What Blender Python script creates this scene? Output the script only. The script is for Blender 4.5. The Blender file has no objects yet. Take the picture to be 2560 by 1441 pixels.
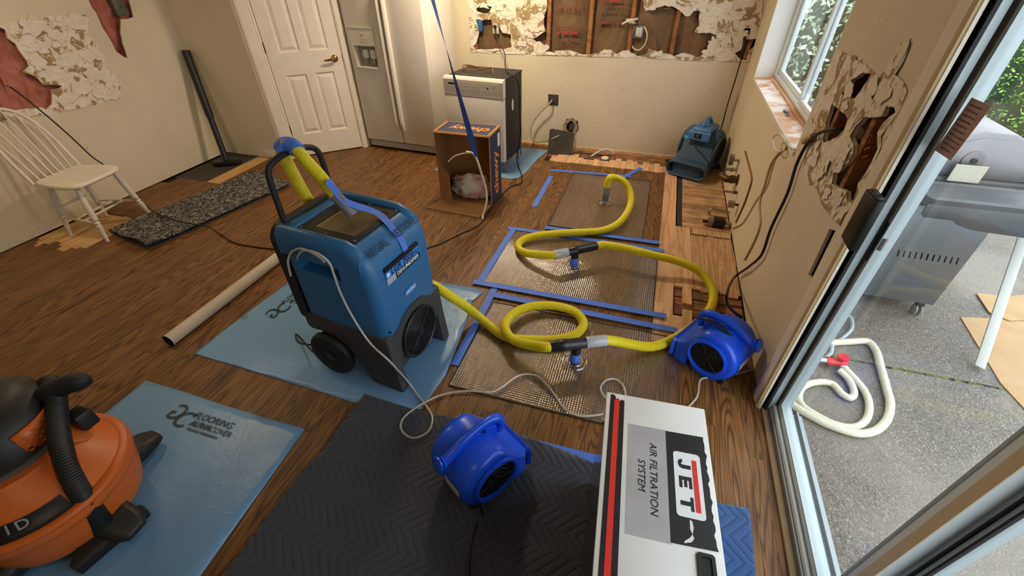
import bpy, bmesh, math, random
from mathutils import Vector, Matrix, noise
from mathutils.geometry import delaunay_2d_cdt
R_=math.radians
SC=bpy.context.scene; COL=SC.collection
# ---------------------------------------------------------------- camera
CAMH=1.78; FPX=1079.2; PIT,YAW,ROL=R_(38.06),R_(17.82),R_(-0.71)
_fw=Vector((-math.sin(YAW)*math.cos(PIT),math.cos(YAW)*math.cos(PIT),-math.sin(PIT)))
_r=Vector((math.cos(YAW),math.sin(YAW),0)); _u=_r.cross(_fw)
_c,_s=math.cos(ROL),math.sin(ROL)
_r,_u=_c*_r+_s*_u,-_s*_r+_c*_u
CP=Vector((0,0,CAMH))
cd=bpy.data.cameras.new('camera'); cam=bpy.data.objects.new('camera',cd); COL.objects.link(cam)
cd.sensor_width=36; cd.lens=FPX*36/2560; cd.clip_start=0.02
M=Matrix((_r,_u,-_fw)).transposed().to_4x4(); M.translation=CP; cam.matrix_world=M
SC.camera=cam
# ---------------------------------------------------------------- sky and exposure
W=bpy.data.worlds.new('sky'); SC.world=W; W.use_nodes=True
nt=W.node_tree; nt.nodes.clear()
wo=nt.nodes.new('ShaderNodeOutputWorld'); bg=nt.nodes.new('ShaderNodeBackground')
bg.inputs[0].default_value=(0.90,0.95,1.0,1); bg.inputs[1].default_value=3.0
nt.links.new(bg.outputs[0],wo.inputs[0])
SC.view_settings.view_transform='Standard'; SC.view_settings.look='None'
SC.view_settings.exposure=0.55; SC.view_settings.gamma=1; SC.view_settings.use_curve_mapping=False
# the room's ceiling lamps: x, y, watts
LAMPS=[(-1.55,3.88,34),(-3.35,1.75,9),(-1.2,-0.6,2)]
WARM=(1.0,0.80,0.55)

# ---------------------------------------------------------------- measuring helpers
def ray(px,py):
    return (_fw*FPX+_r*(px-1280)-_u*(py-720.5)).normalized()
def F(px,py,z=0.0):            # point of the view ray at height z
    d=ray(px,py); return CP+d*((z-CAMH)/d.z)
def AX(px,py,x):               # on the plane X=x
    d=ray(px,py); return CP+d*((x-CP.x)/d.x)
def AY(px,py,y):               # on the plane Y=y
    d=ray(px,py); return CP+d*((y-CP.y)/d.y)
def AP(px,py,P,n):
    d=ray(px,py); P=Vector(P); n=Vector(n); return CP+d*((P-CP).dot(n)/d.dot(n))
def proj(p):
    v=Vector(p)-CP; z=v.dot(_fw); return (1280+FPX*v.dot(_r)/z, 720.5-FPX*v.dot(_u)/z)

# ---------------------------------------------------------------- object helpers
def tag(o,label,cat,group=None):
    o['label']=label; o['category']=cat
    if group: o['group']=group
    return o
def thing(name,label,cat,loc=(0,0,0),rz=0,group=None):
    o=bpy.data.objects.new(name,None); COL.objects.link(o); o.empty_display_size=0.1
    o.location=loc; o.rotation_euler=(0,0,rz); tag(o,label,cat,group); return o
def struct(o): o['kind']='structure'; return o
class MB:
    def __init__(s): s.v=[]; s.f=[]; s.m=[]; s.T=None; s.mi=0
    def add(s,vs,fs):
        b=len(s.v)
        for p in vs:
            p=Vector(p); s.v.append(s.T@p if s.T else p)
        for f in fs: s.f.append([b+i for i in f]); s.m.append(s.mi)
        return s
    def box(s,x0,x1,y0,y1,z0,z1):
        return s.add([(x0,y0,z0),(x1,y0,z0),(x1,y1,z0),(x0,y1,z0),(x0,y0,z1),(x1,y0,z1),(x1,y1,z1),(x0,y1,z1)],
            [(0,3,2,1),(4,5,6,7),(0,1,5,4),(1,2,6,5),(2,3,7,6),(3,0,4,7)])
    def loft(s,rings,caps=True,closed=False):
        n=len(rings[0]); vs=[p for r in rings for p in r]; fs=[]
        k=len(rings)
        for i in range(k if closed else k-1):
            a=i*n; b=((i+1)%k)*n
            for j in range(n):
                j2=(j+1)%n; fs.append((a+j,a+j2,b+j2,b+j))
        if caps and not closed:
            fs.append(tuple(range(n))[::-1]); fs.append(tuple((k-1)*n+j for j in range(n)))
        return s.add(vs,fs)
    def tube(s,path,r,n=8,closed=False,caps=True):
        P=[Vector(p) for p in path]; k=len(P); rings=[]
        up=None
        for i in range(k):
            if closed: t=P[(i+1)%k]-P[i-1]
            else: t=P[min(i+1,k-1)]-P[max(i-1,0)]
            if t.length<1e-9: t=Vector((0,0,1))
            t.normalize()
            if up is None:
                up=Vector((0,0,1)) if abs(t.z)<0.9 else Vector((1,0,0))
            u=(up-t*up.dot(t))
            if u.length<1e-6: u=t.orthogonal()
            u.normalize(); up=u; w=t.cross(u)
            rr=r[i] if isinstance(r,(list,tuple)) else r
            rings.append([P[i]+(u*math.cos(2*math.pi*j/n)+w*math.sin(2*math.pi*j/n))*rr for j in range(n)])
        return s.loft(rings,caps,closed)
    def lathe(s,prof,n=24,c=(0,0,0),ax=(0,0,1)):   # prof: (radius, height) along ax
        ax=Vector(ax).normalized(); u=ax.orthogonal().normalized(); w=ax.cross(u); c=Vector(c)
        rings=[[c+ax*h+(u*math.cos(2*math.pi*j/n)+w*math.sin(2*math.pi*j/n))*max(r,1e-5) for j in range(n)] for r,h in prof]
        return s.loft(rings,True)
    def prism(s,poly,d0,d1,f=lambda a,b,d:(a,b,d)):
        n=len(poly); vs=[f(a,b,d0) for a,b in poly]+[f(a,b,d1) for a,b in poly]
        fs=[tuple(range(n))[::-1],tuple(range(n,2*n))]+[(j,(j+1)%n,n+(j+1)%n,n+j) for j in range(n)]
        return s.add(vs,fs)
    def build(s,name,mat=None,parent=None,bevel=0,seg=2,smooth=35,fixn=True,ba=30):
        me=bpy.data.meshes.new(name); me.from_pydata([tuple(p) for p in s.v],[],s.f)
        mats=mat if isinstance(mat,(list,tuple)) else [mat]
        for m in mats:
            if m: me.materials.append(m)
        if len(mats)>1: me.polygons.foreach_set('material_index',s.m)
        if bevel or fixn:
            bm=bmesh.new(); bm.from_mesh(me)
            if fixn: bmesh.ops.recalc_face_normals(bm,faces=bm.faces)
            if bevel:
                es=[e for e in bm.edges if len(e.link_faces)==2 and e.calc_face_angle(0)>R_(ba)]
                bmesh.ops.bevel(bm,geom=es,offset=bevel,segments=seg,affect='EDGES',profile=0.5,clamp_overlap=True)
            bm.to_mesh(me); bm.free()
        if smooth:
            me.polygons.foreach_set('use_smooth',[True]*len(me.polygons))
            try: me.set_sharp_from_angle(angle=R_(smooth))
            except Exception: pass
        o=bpy.data.objects.new(name,me); COL.objects.link(o)
        if parent: o.parent=parent
        return o
def copy_tree(o,parent=None):
    c=o.copy(); COL.objects.link(c); c.parent=parent
    for ch in list(o.children): copy_tree(ch,c)
    return c
def cr(pts,n=8,closed=False):        # Catmull-Rom through points
    P=[Vector(p) for p in pts]; k=len(P); out=[]
    for i in range(k if closed else k-1):
        if closed: p0,p1,p2,p3=P[i-1],P[i],P[(i+1)%k],P[(i+2)%k]
        else: p0,p1,p2,p3=P[max(i-1,0)],P[i],P[i+1],P[min(i+2,k-1)]
        for j in range(n):
            t=j/n
            out.append(0.5*((2*p1)+(p2-p0)*t+(2*p0-5*p1+4*p2-p3)*t*t+(3*p1-p0-3*p2+p3)*t**3))
    if not closed: out.append(P[-1])
    return out
def rrect(x0,x1,y0,y1,r,n=4):        # rounded rectangle outline
    r=min(r,(x1-x0)/2-1e-4,(y1-y0)/2-1e-4); out=[]
    for cx,cy,a in ((x1-r,y1-r,0),(x0+r,y1-r,90),(x0+r,y0+r,180),(x1-r,y0+r,270)):
        for i in range(n+1):
            t=R_(a+90*i/n); out.append((cx+r*math.cos(t),cy+r*math.sin(t)))
    return out
def inpoly(p,poly):
    x,y=p; c=False; j=len(poly)-1
    for i in range(len(poly)):
        xi,yi=poly[i]; xj,yj=poly[j]
        if (yi>y)!=(yj>y) and x<(xj-xi)*(y-yi)/(yj-yi)+xi: c=not c
        j=i
    return c
def jag(poly,step,amp,seed=0):       # resample an outline and make it ragged
    rnd=random.Random(seed); out=[]; n=len(poly)
    for i in range(n):
        a=Vector(poly[i][:2]); b=Vector(poly[(i+1)%n][:2]); L=(b-a).length; k=max(1,int(L/step))
        for j in range(k):
            q=a+(b-a)*(j/k); q=q+Vector((rnd.uniform(-amp,amp),rnd.uniform(-amp,amp))) ; out.append((q.x,q.y))
    return out
def sheet(mb,outer,holes,f,th,grid=0,disp=None,back=True):
    """flat board with holes in a plane; f(a,b,d) maps board coords to the world, d<0 goes to the back"""
    pts=[];edges=[]
    for loop in [outer]+holes:
        b=len(pts); n=len(loop); pts+= [Vector(q) for q in loop]; edges+=[(b+i,b+(i+1)%n) for i in range(n)]
    if grid:
        xs=[q[0] for q in outer]; ys=[q[1] for q in outer]
        x=min(xs)+grid*.5
        while x<max(xs):
            y=min(ys)+grid*.5
            while y<max(ys):
                jx=x+grid*.3*noise.noise((x*37,y*37,1)); jy=y+grid*.3*noise.noise((x*37,y*37,9))
                if inpoly((jx,jy),outer) and not any(inpoly((jx,jy),h) for h in holes): pts.append(Vector((jx,jy)))
                y+=grid
            x+=grid
    vo,eo,fo,_,_,_=delaunay_2d_cdt(pts,edges,[],0,1e-6)
    tris=[]
    for t in fo:
        c=sum((vo[i] for i in t),Vector((0,0)))/len(t)
        if inpoly(c,outer) and not any(inpoly(c,h) for h in holes): tris.append(tuple(t))
    d=[disp(p.x,p.y) if disp else 0 for p in vo]
    mb.add([f(p.x,p.y,d[i]) for i,p in enumerate(vo)],tris)
    n=len(vo)
    if th:
        # rim walls
        cnt={}
        for t in tris:
            for i in range(len(t)):
                e=(t[i],t[(i+1)%len(t)]); k=tuple(sorted(e)); cnt.setdefault(k,[]).append(e)
        rim=[v[0] for v in cnt.values() if len(v)==1]
        ids=sorted({i for e in rim for i in e}); mp={i:j for j,i in enumerate(ids)}; m=len(ids)
        mb.add([f(vo[i].x,vo[i].y,d[i]) for i in ids]+[f(vo[i].x,vo[i].y,-th) for i in ids],
               [(mp[b],mp[a],m+mp[a],m+mp[b]) for a,b in rim])
        if back: mb.add([f(p.x,p.y,-th) for p in vo],[t[::-1] for t in tris])
    return mb
# ---------------------------------------------------------------- materials
MATS={}
def lin(h):
    h=h.lstrip('#'); o=[]
    for i in (0,2,4):
        c=int(h[i:i+2],16)/255; o.append(c/12.92 if c<=0.04045 else ((c+0.055)/1.055)**2.4)
    return (o[0],o[1],o[2],1)
class NT:
    def __init__(s,name):
        s.mat=bpy.data.materials.new(name); s.mat.use_nodes=True; s.t=s.mat.node_tree; s.t.nodes.clear()
        s.out=s.n('ShaderNodeOutputMaterial')
    def n(s,typ,**kw):
        nd=s.t.nodes.new(typ)
        for k,v in kw.items():
            if k.startswith('i_'):
                key=k[2:]; key=int(key) if key.isdigit() else key.replace('_',' ')
                try: nd.inputs[key].default_value=v
                except Exception: pass
            else: setattr(nd,k,v)
        return nd
    def l(s,a,b): s.t.links.new(a,b)
    def pr(s,col=(0.5,0.5,0.5,1),rough=0.5,metal=0,spec=0.5,**kw):
        p=s.n('ShaderNodeBsdfPrincipled'); p.inputs['Base Color'].default_value=col
        p.inputs['Roughness'].default_value=rough; p.inputs['Metallic'].default_value=metal
        p.inputs['Specular IOR Level'].default_value=spec
        s.l(p.outputs[0],s.out.inputs[0]); s.p=p; return p
    def coord(s,kind='Object',scale=(1,1,1),loc=(0,0,0),rot=(0,0,0)):
        if kind=='World':
            g=s.n('ShaderNodeNewGeometry'); o=g.outputs['Position']
        else:
            g=s.n('ShaderNodeTexCoord'); o=g.outputs[kind]
        m=s.n('ShaderNodeMapping'); m.inputs['Scale'].default_value=scale; m.inputs['Location'].default_value=loc; m.inputs['Rotation'].default_value=rot
        s.l(o,m.inputs[0]); return m.outputs[0]
    def noise(s,vec,scale=5,detail=4,rough=0.55,dist=0):
        nd=s.n('ShaderNodeTexNoise'); nd.inputs['Scale'].default_value=scale; nd.inputs['Detail'].default_value=detail
        nd.inputs['Roughness'].default_value=rough; nd.inputs['Distortion'].default_value=dist; s.l(vec,nd.inputs['Vector']); return nd.outputs['Fac']
    def ramp(s,fac,stops,interp='LINEAR'):
        nd=s.n('ShaderNodeValToRGB'); cr_=nd.color_ramp; cr_.interpolation=interp
        while len(cr_.elements)<len(stops): cr_.elements.new(0.5)
        for e,(p,c) in zip(cr_.elements,stops): e.position=p; e.color=c
        s.l(fac,nd.inputs[0]); return nd.outputs[0]
    def mix(s,fac,a,b,blend='MIX'):
        nd=s.n('ShaderNodeMix',data_type='RGBA',blend_type=blend)
        for sock,v in ((nd.inputs[0],fac),(nd.inputs[6],a),(nd.inputs[7],b)):
            if hasattr(v,'is_output'): s.l(v,sock)
            else: sock.default_value=v
        return nd.outputs[2]
    def math(s,op,a,b=0.0,c=0.0):
        nd=s.n('ShaderNodeMath',operation=op)
        for sock,v in zip(nd.inputs,(a,b,c)):
            if hasattr(v,'is_output'): s.l(v,sock)
            else: sock.default_value=v
        return nd.outputs[0]
    def bump(s,h,strength=0.3,dist=0.005,to=None):
        b=s.n('ShaderNodeBump'); b.inputs['Strength'].default_value=strength; b.inputs['Distance'].default_value=dist
        s.l(h,b.inputs['Height'])
        s.l(b.outputs[0],(to or s.p).inputs['Normal']); return b
def plain(name,col,rough=0.5,metal=0,spec=0.5,var=0.0,vscale=8,bump=0,bscale=60,bdist=0.002,coat=0):
    if name in MATS: return MATS[name]
    N=NT(name); c=lin(col) if isinstance(col,str) else tuple(col)+(1,) if len(col)==3 else col
    p=N.pr(c,rough,metal,spec)
    if coat: p.inputs['Coat Weight'].default_value=coat; p.inputs['Coat Roughness'].default_value=0.15
    if var or bump: v=N.coord('Object')
    if var:
        f=N.noise(v,vscale,5); lo=tuple(x*(1-var) for x in c[:3])+(1,); hi=tuple(min(1,x*(1+var)) for x in c[:3])+(1,)
        N.l(N.ramp(f,[(0.3,lo),(0.7,hi)]),p.inputs['Base Color'])
    if bump: N.bump(N.noise(v,bscale,3),bump,bdist)
    MATS[name]=N.mat; return N.mat
# ---------------------------------------------------------------- special materials
def wood(name,c0,c1,c2,rough,grain=1.0,var=0.35,yscale=1.0,axis='Y',worn=0.0,spec=0.4):
    N=NT(name); p=N.pr((1,1,1,1),rough,0,spec)
    g=N.n('ShaderNodeNewGeometry'); oi=N.n('ShaderNodeObjectInfo')
    r=N.math('FRACT',N.math('ADD',N.math('MULTIPLY',g.outputs['Random Per Island'],7.31),N.math('MULTIPLY',oi.outputs['Random'],3.77)))
    off=N.n('ShaderNodeCombineXYZ'); N.l(N.math('MULTIPLY',r,37.0),off.inputs[0]); N.l(N.math('MULTIPLY',r,91.0),off.inputs[1]); N.l(N.math('MULTIPLY',r,53.0),off.inputs[2])
    def co(sx,sy):
        m=N.n('ShaderNodeMapping'); m.inputs['Scale'].default_value=(sx,sy,sx) if axis=='Y' else (sy,sx,sx)
        N.l(g.outputs['Position'],m.inputs[0]); a=N.n('ShaderNodeVectorMath',operation='ADD'); N.l(m.outputs[0],a.inputs[0]); N.l(off.outputs[0],a.inputs[1]); return a.outputs[0]
    f=N.noise(co(13,1.0*yscale),1.0,1,0.35)
    rings=N.math('MULTIPLY_ADD',N.math('SINE',N.math('MULTIPLY',f,95.0*grain)),0.5,0.5)
    rings=N.math('POWER',rings,2.4)
    fine=N.noise(co(260,6*yscale),1.0,2,0.6)
    big=N.noise(co(7,0.7),1.0,3,0.6)
    a=N.mix(N.math('MULTIPLY',rings,0.85),c1,c0)
    b=N.mix(N.ramp(fine,[(0.42,(0,0,0,1)),(0.62,(1,1,1,1))]),a,c2); b=N.mix(0.55,a,b)
    br=N.math('MULTIPLY_ADD',r,2*var,1-var)
    br=N.math('MULTIPLY',br,N.math('MULTIPLY_ADD',big,0.7,0.65))
    vm=N.n('ShaderNodeVectorMath',operation='SCALE'); N.l(b,vm.inputs[0]); N.l(br,vm.inputs['Scale'])
    col=vm.outputs[0]
    if worn:
        dn=N.noise(N.coord('World',(1,1,1)),7.0,5,0.65)
        col=N.mix(N.ramp(dn,[(0.48,(0,0,0,1)),(0.60,(worn,worn,worn,1))]),col,lin('#4a3826'))
    N.l(col,p.inputs['Base Color'])
    N.l(N.math('MULTIPLY_ADD',fine,0.18,rough-0.08),p.inputs['Roughness'])
    N.bump(N.math('MULTIPLY_ADD',rings,0.5,fine),0.12,0.0008)
    return N.mat
WD=wood('oak_stained',lin('#352010'),lin('#815a30'),lin('#553819'),0.46,1.0,0.15,spec=.3)
WP=wood('maple_pale',lin('#b98a5e'),lin('#dcb187'),lin('#c4976a'),0.6,0.35,0.12)
WA=wood('boards_aged',lin('#b98d62'),lin('#dcb68b'),lin('#aa7f57'),0.75,0.45,0.14,worn=0.18)
WX=wood('boards_across',lin('#a88259'),lin('#cfa77b'),lin('#93694a'),0.75,0.45,0.2,axis='X',worn=0.3)
WS=wood('subfloor_wood',lin('#5d3c22'),lin('#9a6f45'),lin('#4b2f1a'),0.8,0.6,0.3,axis='X',worn=0.6)
WST=wood('stud_wood',lin('#7a4d2c'),lin('#a06d40'),lin('#855734'),0.8,0.25,0.1)
WLT=wood('plywood_light',lin('#b08a52'),lin('#d2ab70'),lin('#b98f58'),0.7,0.4,0.1)

def paintmat(name,base,dirt=0.25,rough=0.6):
    N=NT(name); c=lin(base); p=N.pr(c,rough,0,0.3)
    v=N.coord('World'); f=N.noise(v,1.6,6,0.6); g=N.noise(v,45,3,0.6)
    d=tuple(x*(1-dirt) for x in c[:3])+(1,)
    a=N.mix(N.ramp(f,[(0.45,(0,0,0,1)),(0.75,(1,1,1,1))]),c,d)
    sp=N.noise(v,22,2,0.5)
    a=N.mix(N.ramp(sp,[(0.745,(0,0,0,1)),(0.765,(0.55,0.55,0.55,1))]),a,lin('#6b5435'))
    N.l(a,p.inputs['Base Color']); N.bump(g,0.08,0.001); return N.mat
PAINT=paintmat('wall_paint_cream','#d8cbae',0.14)
TRIMW=plain('trim_paint_white','#e2d8c6',0.4,var=0.04)
CEILM=plain('ceiling_paint','#e8e2d4',0.8)
def tornmat():
    N=NT('torn_drywall'); p=N.pr((1,1,1,1),0.85,0,0.2); v=N.coord('World')
    f=N.noise(v,9.0,5,0.6,0.6); g=N.noise(v,26,4,0.6,0.3)
    a=N.ramp(f,[(0.40,lin('#e6dccb')),(0.53,lin('#dfd2bd')),(0.55,lin('#a58e69')),(0.66,lin('#9a8360')),(0.68,lin('#e2d8c8'))],'LINEAR')
    b=N.mix(N.ramp(g,[(0.60,(0,0,0,1)),(0.63,(1,1,1,1))]),a,lin('#cbb999'))
    N.l(b,p.inputs['Base Color']); N.bump(N.math('ADD',f,N.math('MULTIPLY',g,0.6)),0.9,0.02); return N.mat
TORN=tornmat()
def kraftmat(name,c0,c1,sc=5):
    N=NT(name); p=N.pr((1,1,1,1),0.6,0,0.3); v=N.coord('World',(1,1,0.6))
    f=N.noise(v,sc,6,0.65,0.8); N.l(N.ramp(f,[(0.3,lin(c0)),(0.7,lin(c1))]),p.inputs['Base Color']); N.bump(f,0.6,0.03); return N.mat
KRAFT=kraftmat('kraft_paper','#523e2a','#7f6444'); PINK=kraftmat('pink_insulation','#8a4038','#c07a66',7)
RED=plain('red_print','#a23a2c',0.7)
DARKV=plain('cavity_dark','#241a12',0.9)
BLACK=plain('black_plastic','#15161a',0.4); BLACKR=plain('black_rubber','#17171a',0.65)
GREYD=plain('dark_grey_plastic','#2c2b2d',0.5,bump=0.1,bscale=300,bdist=0.0004)
WHITEP=plain('white_enamel','#d8d2c6',0.3,var=0.03,coat=0.2)
STEEL=plain('galvanised_steel','#9a9a98',0.35,0.9,var=0.15)
BRASS=plain('polished_brass','#b98f45',0.18,1.0)
COPPER=plain('copper_brown','#8a5c30',0.4,0.6,var=0.3)
WIREW=plain('white_wire','#cfc4ae',0.5); CORDB=plain('black_cord','#0f0f11',0.5)
ALU=plain('white_aluminium','#dbe6ec',0.3,0.0); ALUD=plain('grey_aluminium','#8f9698',0.35,0.5)
TAPE=plain('painters_tape','#4a74d2',0.62,var=0.06,vscale=30)
def lwglass(name,tint,base,gain,rough):
    N=NT(name); tr=N.n('ShaderNodeBsdfTransparent'); tr.inputs[0].default_value=tint
    gl=N.n('ShaderNodeBsdfGlossy'); gl.inputs['Roughness'].default_value=rough
    lw=N.n('ShaderNodeLayerWeight'); lw.inputs[0].default_value=.5
    mx=N.n('ShaderNodeMixShader'); N.l(N.math('MULTIPLY_ADD',N.math('POWER',lw.outputs['Facing'],4.0),gain,base),mx.inputs[0]); N.l(tr.outputs[0],mx.inputs[1]); N.l(gl.outputs[0],mx.inputs[2]); N.l(mx.outputs[0],N.out.inputs[0]); return N.mat
GLASS=lwglass('window_glass',(.96,.98,.98,1),.035,.6,.0)

# ---------------------------------------------------------------- floor
YF=4.84; XR=0.755; XL=-4.55; PW=0.057; X0=0.22
floor=struct(MB().box(XL-.3,0.80,-2.5,YF+.3,-0.12,-0.021).build('floor',plain('subfloor_dark','#2b1c10',.9,var=.3)))
def plank(x0,x1,y0,y1,z=0.0,g=0.00015,th=0.019,c=0.0007):
    mb=MB(); x0+=g;x1-=g;y0+=g;y1-=g
    mb.add([(x0,y0,z-th),(x1,y0,z-th),(x1,y1,z-th),(x0,y1,z-th),(x0,y0,z-c),(x1,y0,z-c),(x1,y1,z-c),(x0,y1,z-c),
            (x0+c,y0+c,z),(x1-c,y0+c,z),(x1-c,y1-c,z),(x0+c,y1-c,z)],
       [(8,9,10,11),(4,5,9,8),(5,6,10,9),(6,7,11,10),(7,4,8,11),(0,1,5,4),(1,2,6,5),(2,3,7,6),(3,0,4,7)])
    return mb
rnd=random.Random(5)
dark=[]; other=[]
k0=int((XL-X0)/PW)-1; k1=int((0.80-X0)/PW)+1
for k in range(k0,k1):
    xa=max(X0+k*PW,XL); xb=min(X0+(k+1)*PW,0.80); xm=(xa+xb)/2
    if xb-xa<0.01: continue
    ya,yb=-2.4,YF
    segs=[]
    if xm>0.22: segs=[(-2.4,2.0+rnd.uniform(-.10,.0) if xm<.45 else 2.05)]
    elif xm>-1.03: segs=[(-2.4,4.387+rnd.uniform(-.004,.004))]
    elif xm<-3.985:
        lo=1.66+0.05*math.sin(xm*23)+rnd.uniform(-.015,.015); hi=2.17-(0.06 if xm<-4.3 else 0)+rnd.uniform(-.02,.02)
        top=2.925 if xm>-4.46 else 2.80
        segs=[(-2.4,lo),(hi,top)]
        if xm<-4.2: segs=[(-2.4,lo),(2.165,top)]
    elif xm<-3.955: segs=[(-2.4,2.925)]
    else: segs=[(-2.4,YF)]
    for a,b in segs:
        y=a; first=True
        while y<b-1e-4:
            L=rnd.uniform(0.45,1.75)
            if first: L=rnd.uniform(.3,1.6); first=False
            e=min(b,y+L)
            if b-e<0.22: e=b
            dark.append((xa,xb,y,e)); y=e
def parea(t):
    xa,xb,y,e=t; ps=[]
    for p in ((xa,y,0),(xb,y,0),(xb,e,0),(xa,e,0)):
        v=Vector(p)-CP
        if v.dot(_fw)<0.15: return 0
        ps.append(proj(p))
    cx=sum(q[0] for q in ps)/4; cy=sum(q[1] for q in ps)/4
    if not(-150<cx<2700 and -100<cy<1560): return 0
    a=0
    for i in range(4): a+=ps[i][0]*ps[(i+1)%4][1]-ps[(i+1)%4][0]*ps[i][1]
    m=((xa+xb)/2,(y+e)/2)
    if -2.0<m[0]<-1.0 and 1.1<m[1]<1.7: a*=0.2
    if -1.0<m[0]<0 and m[1]<0.95: a*=0.15
    return abs(a)
dark.sort(key=parea,reverse=True)
for t in dark[:300]: plank(*t).build('plank',WD,floor,smooth=0,fixn=False)
st=MB()
for t in dark[300:]:
    q=plank(*t); st.add(q.v,q.f)
o=st.build('plank_field',WD,floor,smooth=0,fixn=False); o['kind']='stuff'
# pale strips by the far wall and the right wall
k=int((-1.03-X0)/PW)
while X0+k*PW<0.215:
    xa=X0+k*PW; y0=4.389; y1=rnd.choice([4.60,4.62,4.63,4.56,4.66])
    if -0.72<xa<-0.38: y1=rnd.choice([4.55,4.57,4.54])
    plank(xa,xa+PW,y0+rnd.uniform(0,.02),y1).build('pale_plank',WP,floor,smooth=0,fixn=False); k+=1
for (ka,ys) in ((0,[1.93,2.30,3.36,4.38,4.62]),(1,[1.95,2.9,3.72,4.38,4.62]),(2,[2.05,2.195]),(2,[2.503,3.33]),(3,[2.05,2.27]),(3,[2.33,3.33])):
    for a,b in zip(ys[:-1],ys[1:]): plank(X0+ka*PW,X0+(ka+1)*PW,a,b).build('pale_plank',WP,floor,smooth=0,fixn=False)
for ka in range(4,10):
    xa=X0+ka*PW; xb=min(xa+PW,XR-0.004)
    if xb-xa<.01: continue
    plank(xa,xb,2.49+rnd.uniform(-.02,.02),3.235+rnd.uniform(-.02,.0)).build('aged_plank',WA,floor,smooth=0,fixn=False)
# bare subfloor boards, running across
y=3.345
while y<4.60:
    w=rnd.uniform(.078,.098); plank(0.386,XR-.002,y,y+w-.005,-0.006,th=.014).build('subfloor_board',WX,floor,smooth=0,fixn=False); y+=w
for y0,y1,x0,x1,zz in ((2.06,2.13,.455,XR,-.012),(2.135,2.22,.455,XR,-.016),(2.225,2.31,.34,XR,-.014),(2.315,2.40,.34,XR,-.017),(2.405,2.488,.34,XR,-.012)):
    plank(x0,x1-.003,y0,y1,zz,th=.008).build('subfloor_board',WS,floor,smooth=0,fixn=False)
plank(0.455,XR-.01,3.245,3.335,-0.002,th=.017).build('nailer_board',WA,floor,smooth=0,fixn=False)
FELT=plain('black_felt','#33302c',0.9,var=0.3)
MB().box(0.346,0.384,3.33,4.38,-0.02,-0.010).build('felt_strip',FELT,floor,smooth=0)
MB().box(-1.03,0.22,4.56,YF,-0.021,-0.012).build('subfloor_strip',WS,floor,smooth=0)
MB().box(XL,-3.97,1.52,2.25,-0.021,-0.008).build('plywood_patch',WLT,floor,smooth=0)
VINYL=plain('dark_vinyl','#3a3630',0.7,var=0.3)
MB().box(XL+.02,-4.115,2.93,3.63,-0.021,-0.006).build('vinyl_patch',VINYL,floor,smooth=0)
plank(-4.113,-3.957,2.93,3.635,-0.002).build('pale_plank',WLT,floor,smooth=0,fixn=False)

# ---------------------------------------------------------------- far wall
fY=lambda a,b,d:(a,YF-d,b)
def z3(pts): return [(lambda p:(p.x,p.z))(AY(1150+x/3.003,y/3.003,YF)) for x,y in pts]
holeA=z3([(655,-190),(655,0),(650,60),(625,150),(640,240),(600,265),(545,290),(570,315),(600,310),(640,350),(645,390),(700,395),(760,385),(820,378),(870,395),(905,408),(960,410),(1040,400),(1080,375),(1130,385),(1180,405),(1215,385),(1265,378),(1285,400),(1330,420),(1390,410),(1420,370),(1450,370),(1500,400),(1560,405),(1610,420),(1660,400),(1720,400),(1790,435),(1830,400),(1870,360),(1910,310),(1925,265),(1880,250),(1760,245),(1790,190),(1800,80),(1740,85),(1690,110),(1620,55),(1540,45),(1460,60),(1420,70),(1385,60),(1370,0),(1360,-190)])
holeB=z3([(105,350),(130,300),(145,240),(120,150),(240,145),(250,205),(300,205),(345,250),(380,255),(385,355),(330,370),(200,375),(110,370)])
holeC=z3([(115,70),(170,30),(240,50),(215,100),(130,90)])
holeD=z3([(2065,400),(2110,375),(2130,300),(2160,295),(2225,292),(2215,340),(2170,390),(2150,455),(2090,435)])
holeR=z3([(782,935),(800,895),(850,888),(883,912),(890,975),(855,1012),(815,1000),(785,970)])
holeS=z3([(662,706),(740,712),(738,795),(664,786)])
HA=[jag(h,.03,.006,i) for i,h in enumerate((holeA,holeB,holeC,holeD))]+[jag(holeR,.02,.006,7),holeS]
wf=MB(); sheet(wf,[(-3.2,0.012),(XR+.15,0.012),(XR+.15,2.44),(-3.2,2.44)],HA,fY,0.0127)
wall_far=struct(wf.build('wall_far',PAINT,smooth=0,fixn=False))
def rel(x,y): 
    a=noise.fractal((x*9,y*9,3.3),0.6,2.0,4); return 0.004+0.006*max(-.5,min(.8,a))
out=jag(z3([(62,-190),(65,100),(75,250),(80,392),(400,405),(900,420),(1240,432),(1600,445),(1900,455),(2160,468),(2180,420),(2240,330),(2262,200),(2275,-190)]),.04,.006,11)
hs=[[(x*1.0,y) for x,y in h] for h in HA[:4]]
mb=MB(); sheet(mb,out,hs,fY,0.0,0.022,rel); mb.build('torn_drywall',TORN,wall_far,smooth=60,fixn=False)
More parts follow.
